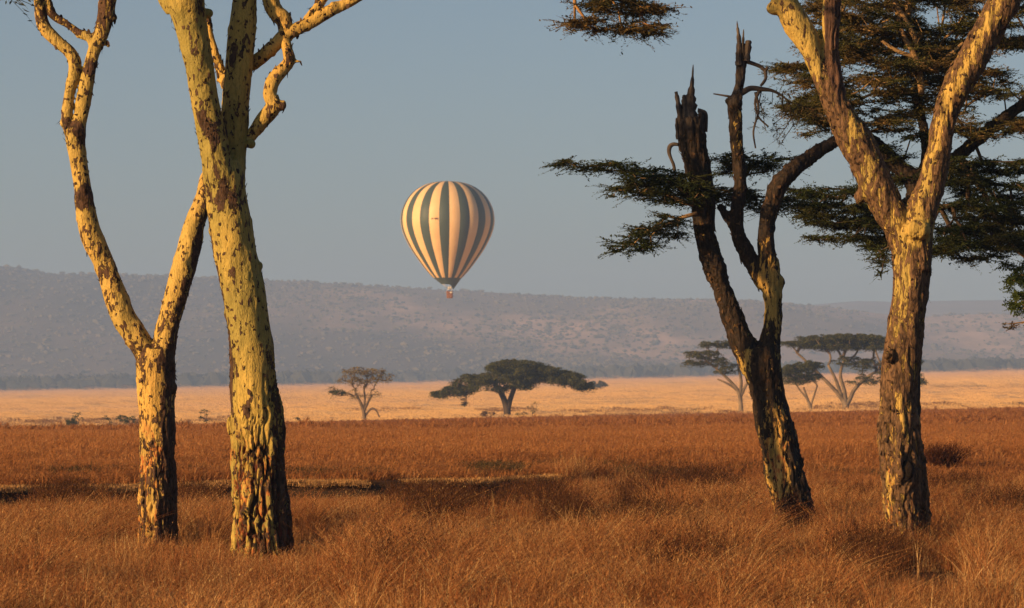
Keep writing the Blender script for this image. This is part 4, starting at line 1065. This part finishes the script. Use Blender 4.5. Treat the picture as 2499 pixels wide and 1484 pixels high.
g_dull = grass_mat('dull_grass', (0.12, 0.085, 0.038), (0.085, 0.060, 0.026), (0.15, 0.10, 0.045), (0.26, 0.17, 0.075))

def scatter(name, pts, scl, protos, label, cat):
    n = len(pts)
    me = bpy.data.meshes.new(name)
    me.vertices.add(n); me.vertices.foreach_set('co', np.asarray(pts, np.float32).ravel())
    a = me.attributes.new('scl', 'FLOAT_VECTOR', 'POINT'); a.data.foreach_set('vector', np.asarray(scl, np.float32).ravel())
    rot = np.zeros((n, 3)); rot[:, 2] = RNG.random(n) * 1.6 - .8; rot[:, 0] = RNG.normal(0, .08, n); rot[:, 1] = RNG.normal(.05, .1, n)
    a = me.attributes.new('rot', 'FLOAT_VECTOR', 'POINT'); a.data.foreach_set('vector', rot.astype(np.float32).ravel())
    a = me.attributes.new('idx', 'INT', 'POINT'); a.data.foreach_set('value', RNG.integers(0, len(protos), n).astype(np.int32))
    for m in protos[0].data.materials: me.materials.append(m)
    o = obj(name, me)
    ng = bpy.data.node_groups.new(name + '_nodes', 'GeometryNodeTree')
    ng.interface.new_socket('Geometry', in_out='INPUT', socket_type='NodeSocketGeometry')
    ng.interface.new_socket('Geometry', in_out='OUTPUT', socket_type='NodeSocketGeometry')
    N, L = ng.nodes, ng.links
    gi, go = N.new('NodeGroupInput'), N.new('NodeGroupOutput')
    iop = N.new('GeometryNodeInstanceOnPoints'); jn = N.new('GeometryNodeJoinGeometry')
    for p in protos:
        oi = N.new('GeometryNodeObjectInfo'); oi.inputs['Object'].default_value = p; oi.inputs['As Instance'].default_value = True
        L.new(oi.outputs['Geometry'], jn.inputs[0])
    def na_(nm, ty):
        q = N.new('GeometryNodeInputNamedAttribute'); q.data_type = ty; q.inputs['Name'].default_value = nm
        return q.outputs[0]
    e2r = N.new('FunctionNodeEulerToRotation')
    L.new(na_('rot', 'FLOAT_VECTOR'), e2r.inputs[0])
    L.new(gi.outputs[0], iop.inputs['Points']); L.new(jn.outputs[0], iop.inputs['Instance'])
    iop.inputs['Pick Instance'].default_value = True
    L.new(na_('idx', 'INT'), iop.inputs['Instance Index'])
    L.new(e2r.outputs[0], iop.inputs['Rotation']); L.new(na_('scl', 'FLOAT_VECTOR'), iop.inputs['Scale'])
    L.new(iop.outputs[0], go.inputs[0])
    md = o.modifiers.new('scatter', 'NODES'); md.node_group = ng
    tag(o, label, cat, kind='stuff')
    return o

def field(n, ya, yb, margin, power=1.0):
    """random ground points, even over the ground between two distances"""
    u = RNG.random(n)
    y = np.sqrt(ya ** 2 + u * (yb ** 2 - ya ** 2)) if power == 1.0 else ya * (yb / ya) ** u
    x = (RNG.random(n) * 2 - 1) * (y * 1249 / FPX * 1.12 + margin)
    return x, y
def mask_noise(x, y, s, seed): return fbm(np.stack([x * s, y * s, np.zeros_like(x)], -1), 3, seed)

g_gold = grass_mat('gold_grass', (0.60, 0.31, 0.115), (0.46, 0.215, 0.075), (0.64, 0.35, 0.13), (0.76, 0.54, 0.24), dark=(0.12, 0.052, 0.024))
def before_trunks(x, y):
    f = np.zeros_like(x)
    for bb, w_ in ((b1, .42), (b2, .55), (b3, .3), (b4, .5)):
        f = np.maximum(f, sstep(w_ * 1.5, w_ * .8, np.abs(x - bb[0] * y / bb[1])) * sstep(bb[1] - 13, bb[1] - 9, y) * (y < bb[1] + .2))
    return f
near_protos = [blade_clump('tuft_a%d' % k, 46, .20, .26, .66, .0065, .65, g_near if k < 5 else g_gold, .55, 50 + k) for k in range(8)]
x, y = field(40000, 19, 66, 1.5)
dist = bank_y(x) - y
hm = 0.47 + 0.48 * mask_noise(x, y, .55, 61) + .15 * RNG.standard_normal(len(x))
hs = hm * (0.30 + 0.70 * sstep(2.0, 12.0, dist))
hol = sstep(-.35, -.02, mask_noise(x, y * .28, .5, 62))
hs = np.where(x > .8, hm, hs) * (.45 + .55 * hol)
hs = hs * (1 - .10 * before_trunks(x, y))
keep = (dist > np.where(x > .8, -3.0, 0.25)) & (RNG.random(len(x)) < .10 + .90 * hol)
x, y, hs = x[keep], y[keep], np.clip(hs[keep], .11, 1.2)
scatter('tall_red_grass', np.stack([x, y, ground_z(x, y)], -1), np.stack([np.clip(hs, .6, 1.1), np.clip(hs, .6, 1.1), hs], -1), near_protos, 'tall rust-red dry grass covering the foreground', 'grass')

# shaggy tussocks with long arching stalks among the shorter grass
tus_protos = [blade_clump('tuft_t%d' % k, 64, .13, .45, .85, .0065, 1.25, g_gold if k % 2 else g_near, .6, 150 + k, 5) for k in range(6)]
x, y = field(5200, 20, 54, 1.5)
keep = (bank_y(x) - y > np.where(x < 1, 13, 5)) & (mask_noise(x, y * .45, .6, 71) > .0) & (before_trunks(x, y) < .3)
x, y = x[keep], y[keep]
hs = .62 + .35 * RNG.random(len(x))
scatter('shaggy_tussocks', np.stack([x, y, ground_z(x, y)], -1), np.stack([hs] * 3, -1), tus_protos, 'shaggy arching tussocks scattered through the foreground grass', 'grass')
mid_protos = [blade_clump('tuft_b%d' % k, 70, .42, .30, .52, .014, .5, g_mid, .35, 70 + k) for k in range(5)]
x, y = field(26000, 52, 150, 3)
dist = y - bank_y(x)
keep = dist > np.where(x > .8, -2.0, .85)
x, y, dist = x[keep], y[keep], dist[keep]
hs = (.82 + .35 * mask_noise(x, y, .12, 63) + .12 * RNG.standard_normal(len(x))) * (.55 + .45 * sstep(1, 9, dist))
scatter('red_grass_field', np.stack([x, y, ground_z(x, y)], -1), np.stack([np.ones_like(hs), np.ones_like(hs), np.clip(hs, .3, 1.3)], -1), mid_protos, 'even rust-brown grass field beyond the low earth bank', 'grass')

far_protos = [blade_clump('tuft_c%d' % k, 80, 1.3, .30, .55, .045, .45, g_mid, .2, 90 + k, 2) for k in range(4)]
x, y = field(17000, 145, 415, 8)
keep = y + 90 * .3 * mask_noise(x, y, .02, 64) < 405
x, y = x[keep], y[keep]
hs = .85 + .25 * mask_noise(x, y, .05, 65) + .1 * RNG.standard_normal(len(x))
scatter('far_red_grass', np.stack([x, y, ground_z(x, y)], -1), np.stack([np.ones_like(hs)] * 2 + [np.clip(hs, .3, 1.3)], -1), far_protos, 'far part of the rust-brown grass reaching the pale plain', 'grass')

g_plain = NT('plain_grass')
_s1 = g_plain.noise(g_plain.coord('Position', (0.004, 0.03, 0.0)), 1.0, 5, 0.65)
_s2 = g_plain.noise(g_plain.coord('Position', (0.0016, 0.0045, 0.0)), 1.0, 4, 0.6)
_c = g_plain.mix(g_plain.step(_s1, .35, .68), (.88, .57, .23), (.72, .45, .18))
_c = g_plain.mix(g_plain.step(_s2, .42, .64), _c, (.76, .49, .24))
_c = g_plain.mix(g_plain.math('MULTIPLY', g_plain.n.new('ShaderNodeObjectInfo').outputs['Random'], .12), _c, (.36, .21, .10))
_c = g_plain.mix(g_plain.math('MULTIPLY', g_plain.step(g_plain.noise(g_plain.coord('Position', (0.005, 0.05, 0.0)), 1.0, 4), .50, .64), .7), _c, (.36, .20, .10))
_sy = g_plain.n.new('ShaderNodeSeparateXYZ'); g_plain.l.new(g_plain.coord('Position'), _sy.inputs[0])
_c = g_plain.mix(g_plain.step(_sy.outputs[1], 1100, 2400), _c, g_plain.mix(_s1, (.52, .33, .20), (.66, .42, .25)))
g_plain.leafy(_c, .25)
plain_protos = [blade_clump('tuft_p%d' % k, 300, 5.0, .05, .15, .09, .5, g_plain.m, .0, 310 + k, 2) for k in range(4)]
x, y = field(15000, 425, 2750, 20, 2.0)
sc_ = np.clip(y / 900.0, .7, 2.6)
scatter('straw_plain_grass', np.stack([x, y, ground_z(x, y)], -1), np.stack([sc_, sc_, np.clip(y / 1500., .8, 1.3)], -1), plain_protos, 'short pale golden grass of the open plain', 'grass')

g_marg = grass_mat('margin_grass', (0.36, 0.20, 0.09), (0.26, 0.145, 0.065), (0.42, 0.235, 0.105), (0.52, 0.33, 0.15))
marg_protos = [blade_clump('tuft_m%d' % k, 90, 1.6, .2, .5, .06, .7, g_marg, .3, 330 + k, 2) for k in range(3)]
x, y = field(2600, 385, 640, 8)
keep = mask_noise(x, y * .4, .05, 69) > .02 + .35 * sstep(440, 640, y)
x, y = x[keep], y[keep]
hs = .6 + .6 * RNG.random(len(x))
scatter('margin_scrub_grass', np.stack([x, y, ground_z(x, y)], -1), np.stack([hs] * 3, -1), marg_protos, 'dull brown scrubby grass where the red field meets the pale plain', 'grass')

# pale lip of short straw along the top of the bank, dull weeds behind and before it
lip_protos = [blade_clump('tuft_d%d' % k, 60, .20, .02, .055, .011, .9, g_pale, .0, 110 + k, 2) for k in range(3)]
x = RNG.uniform(-11, 1.6, 2200); y = bank_y(x) + .36 + RNG.random(2200) * .25
keep = mask_noise(x, y, .9, 66) > -.12 + .2 * sstep(-2, 2, x)
x, y = x[keep], y[keep]
scatter('straw_grass', np.stack([x, y, ground_z(x, y)], -1), np.ones((len(x), 3)), lip_protos, 'pale short straw along the lip of the low earth bank', 'grass')
dull_protos = [blade_clump('tuft_e%d' % k, 50, .25, .12, .42, .012, .7, g_dull, .3, 130 + k, 2) for k in range(3)]
x, y = field(9000, 44, 74, 2)
dist = y - bank_y(x)
keep = ((dist > 1.6) & (dist < 6) & (mask_noise(x, y, .35, 67) > .36)) | ((dist < -.6) & (dist > -5.5) & (mask_noise(x, y, .4, 68) > .0))
x, y, dist = x[keep], y[keep], dist[keep]
hs = np.where(dist < 0, .30, .6) * (.8 + .4 * RNG.random(len(x)))
scatter('dull_weeds', np.stack([x, y, ground_z(x, y)], -1), np.stack([np.ones_like(hs)] * 2 + [hs], -1), dull_protos, 'dull olive weeds on both sides of the low earth bank', 'weeds')

g_hollow = grass_mat('hollow_shade_stalks', (0.10, 0.042, 0.020), (0.065, 0.028, 0.015), (0.14, 0.062, 0.026), (0.30, 0.16, 0.065))  # dark stalk colour stands in for shade in the grass hollows
hollow_protos = [blade_clump('tuft_s%d' % k, 80, .24, .25, .62, .009, .9, g_hollow, .7, 170 + k, 4) for k in range(4)]
sx_, sy_ = [], []
for px, py, w_px, n_ in ((1000, 1262, 70, 26), (1090, 1275, 60, 20), (1310, 1262, 80, 40), (1380, 1300, 50, 14), (1540, 1330, 70, 30), (1680, 1210, 90, 26), (1580, 1225, 60, 16), (2330, 1240, 120, 40), (2440, 1290, 70, 22), (1660, 1420, 60, 14), (1050, 1290, 60, 14), (470, 1262, 50, 16), (150, 1262, 90, 22), (1780, 1290, 60, 16), (2100, 1260, 50, 14), (960, 1440, 60, 14), (2120, 1400, 60, 14)):
    Yq = HCAM * FPX / (py - HY)
    for _ in range(n_):
        yy = Yq + RNG.normal(0, 1.3); xx = (px + RNG.normal(0, w_px * .5) - CX) * yy / FPX
        sx_.append(xx); sy_.append(yy)
x, y = np.array(sx_), np.array(sy_)
hs = .75 + .5 * RNG.random(len(x))
scatter('shaded_hollows', np.stack([x, y, ground_z(x, y)], -1), np.stack([hs] * 3, -1), hollow_protos, 'dark stalk clumps coloured to stand for shaded hollows in the foreground grass', 'scrub')
straw_protos = [blade_clump('tuft_w%d' % k, 34, .12, .4, .75, .0075, 1.3, g_pale, .5, 190 + k, 5) for k in range(5)]
x, y = field(520, 22, 47, 1.0)
w_ = sstep(-3, 1.0, x) * .8 + .2
keep = (mask_noise(x, y * .5, .5, 72) > .05) & (before_trunks(x, y) < .3) & (RNG.random(len(x)) < w_)
x, y = x[keep], y[keep]
hs = .6 + .4 * RNG.random(len(x))
scatter('straw_tussocks', np.stack([x, y, ground_z(x, y)], -1), np.stack([hs] * 3, -1), straw_protos, 'pale straw stalks mixed through the foreground grass', 'grass')

# single pale tufts that stand out of the red grass
def tuft(label, px, py, n, h, spread, seed, lean=.9):
    Y = 1.9 * FPX / (py - HY); X = (px - CX) * Y / FPX
    base = np.array([X, Y, gz(X, Y)])
    pr = blade_clump('straw_tuft', n, spread, h * .6, h, .009, lean, g_pale, .25, seed, 5)
    o = obj('straw_tuft', pr.data, None, base)
    bpy.data.objects.remove(pr)
    tag(o, label, 'grass tuft', 'pale straw tufts in the red grass')
tuft('bright straw tuft standing out of the red grass below the umbrella tree', 1300, 1470, 70, .62, .16, 201)
tuft('low sprawling straw tuft in the foreground left of the brown right-hand trunk', 1730, 1490, 60, .5, .3, 202, 1.5)
tuft('two or three upright pale stalks before the foot of the rightmost trunk', 2240, 1420, 7, .6, .05, 203, .35)
tuft('wispy straw tuft in the lower left before the slim tree', 165, 1450, 26, .5, .2, 204)
tuft('arching straw tuft at the lower right of the rightmost trunk', 2390, 1450, 24, .55, .22, 205, 1.2)

# dry red bush behind the rightmost trunk and a fallen branch in the grass
g_bush = grass_mat('dry_bush_stalks', (0.085, 0.030, 0.014), (0.06, 0.022, 0.012), (0.11, 0.042, 0.018), (0.16, 0.07, 0.03))
Yb_ = 74.0; Xb_ = (2292 - CX) * Yb_ / FPX
db = np.array([Xb_, Yb_, gz(Xb_, Yb_)])
pr = blade_clump('dry_bush', 700, .30, .35, .80, .012, .9, g_bush, .8, 145, 4)
DBo = obj('dry_bush', pr.data, None, db); bpy.data.objects.remove(pr)
tag(DBo, 'round dark reddish dry bush in the grass right of the rightmost trunk', 'shrub')
Yf = 53.0
Xf = (1300 - CX) * Yf / FPX
fb = np.array([Xf, Yf, gz(Xf, Yf)])
FB = thing('fallen_branch', fb, 'dead curved fallen branch lying half hidden in the dark grass hollow', 'branch')
mb = MB()
fz = fb[2] + .30
mb.tube(catmull([[Xf - .28, Yf, fz - .02], [Xf - .1, Yf - .03, fz + .02], [Xf + .08, Yf, fz], [Xf + .2, Yf + .02, fz - .06], [Xf + .27, Yf + .05, fz - .3]], 5), np.linspace(.016, .028, 21), 7)
obj('bough', mb.mesh('bough', [mat_plain('pale_dead_wood', (.34, .22, .12), (.2, .12, .07), 8, .9)], True, fb), FB)
mb = MB()
mb.tube(catmull([[Xf - .25, Yf + .06, fz - .32], [Xf + .0, Yf + .03, fz - .10], [Xf + .18, Yf + .04, fz - .05], [Xf + .3, Yf + .1, fz - .25]], 5), np.linspace(.05, .06, 16), 8)
obj('bough', mb.mesh('bough', [dead_wood], True, fb), FB)

# ------------------------------------------------------------------ haze
hv = bpy.data.materials.new('haze_air'); hv.use_nodes = True
for n in list(hv.node_tree.nodes): hv.node_tree.nodes.remove(n)
ho = hv.node_tree.nodes.new('ShaderNodeOutputMaterial'); pv = hv.node_tree.nodes.new('ShaderNodeVolumePrincipled')
pv.inputs['Color'].default_value = (0.38, 0.585, 1.0, 1)
pv.inputs['Density'].default_value = 0.00023
pv.inputs['Anisotropy'].default_value = 0.0
hv.node_tree.links.new(pv.outputs[0], ho.inputs['Volume'])
ztop = float(max(HZ.max(), 60)) + 15
zlow = float(ground.bound_box[0][2]) - 16
mb = MB(); mb.box((0, 3230, (ztop + zlow) / 2), (3420, 3520, (ztop - zlow) / 2))
hz_o = obj('haze', mb.mesh('haze', [hv], False))
tag(hz_o, 'thin pale haze lying over the plain and hills', 'haze', kind='stuff')
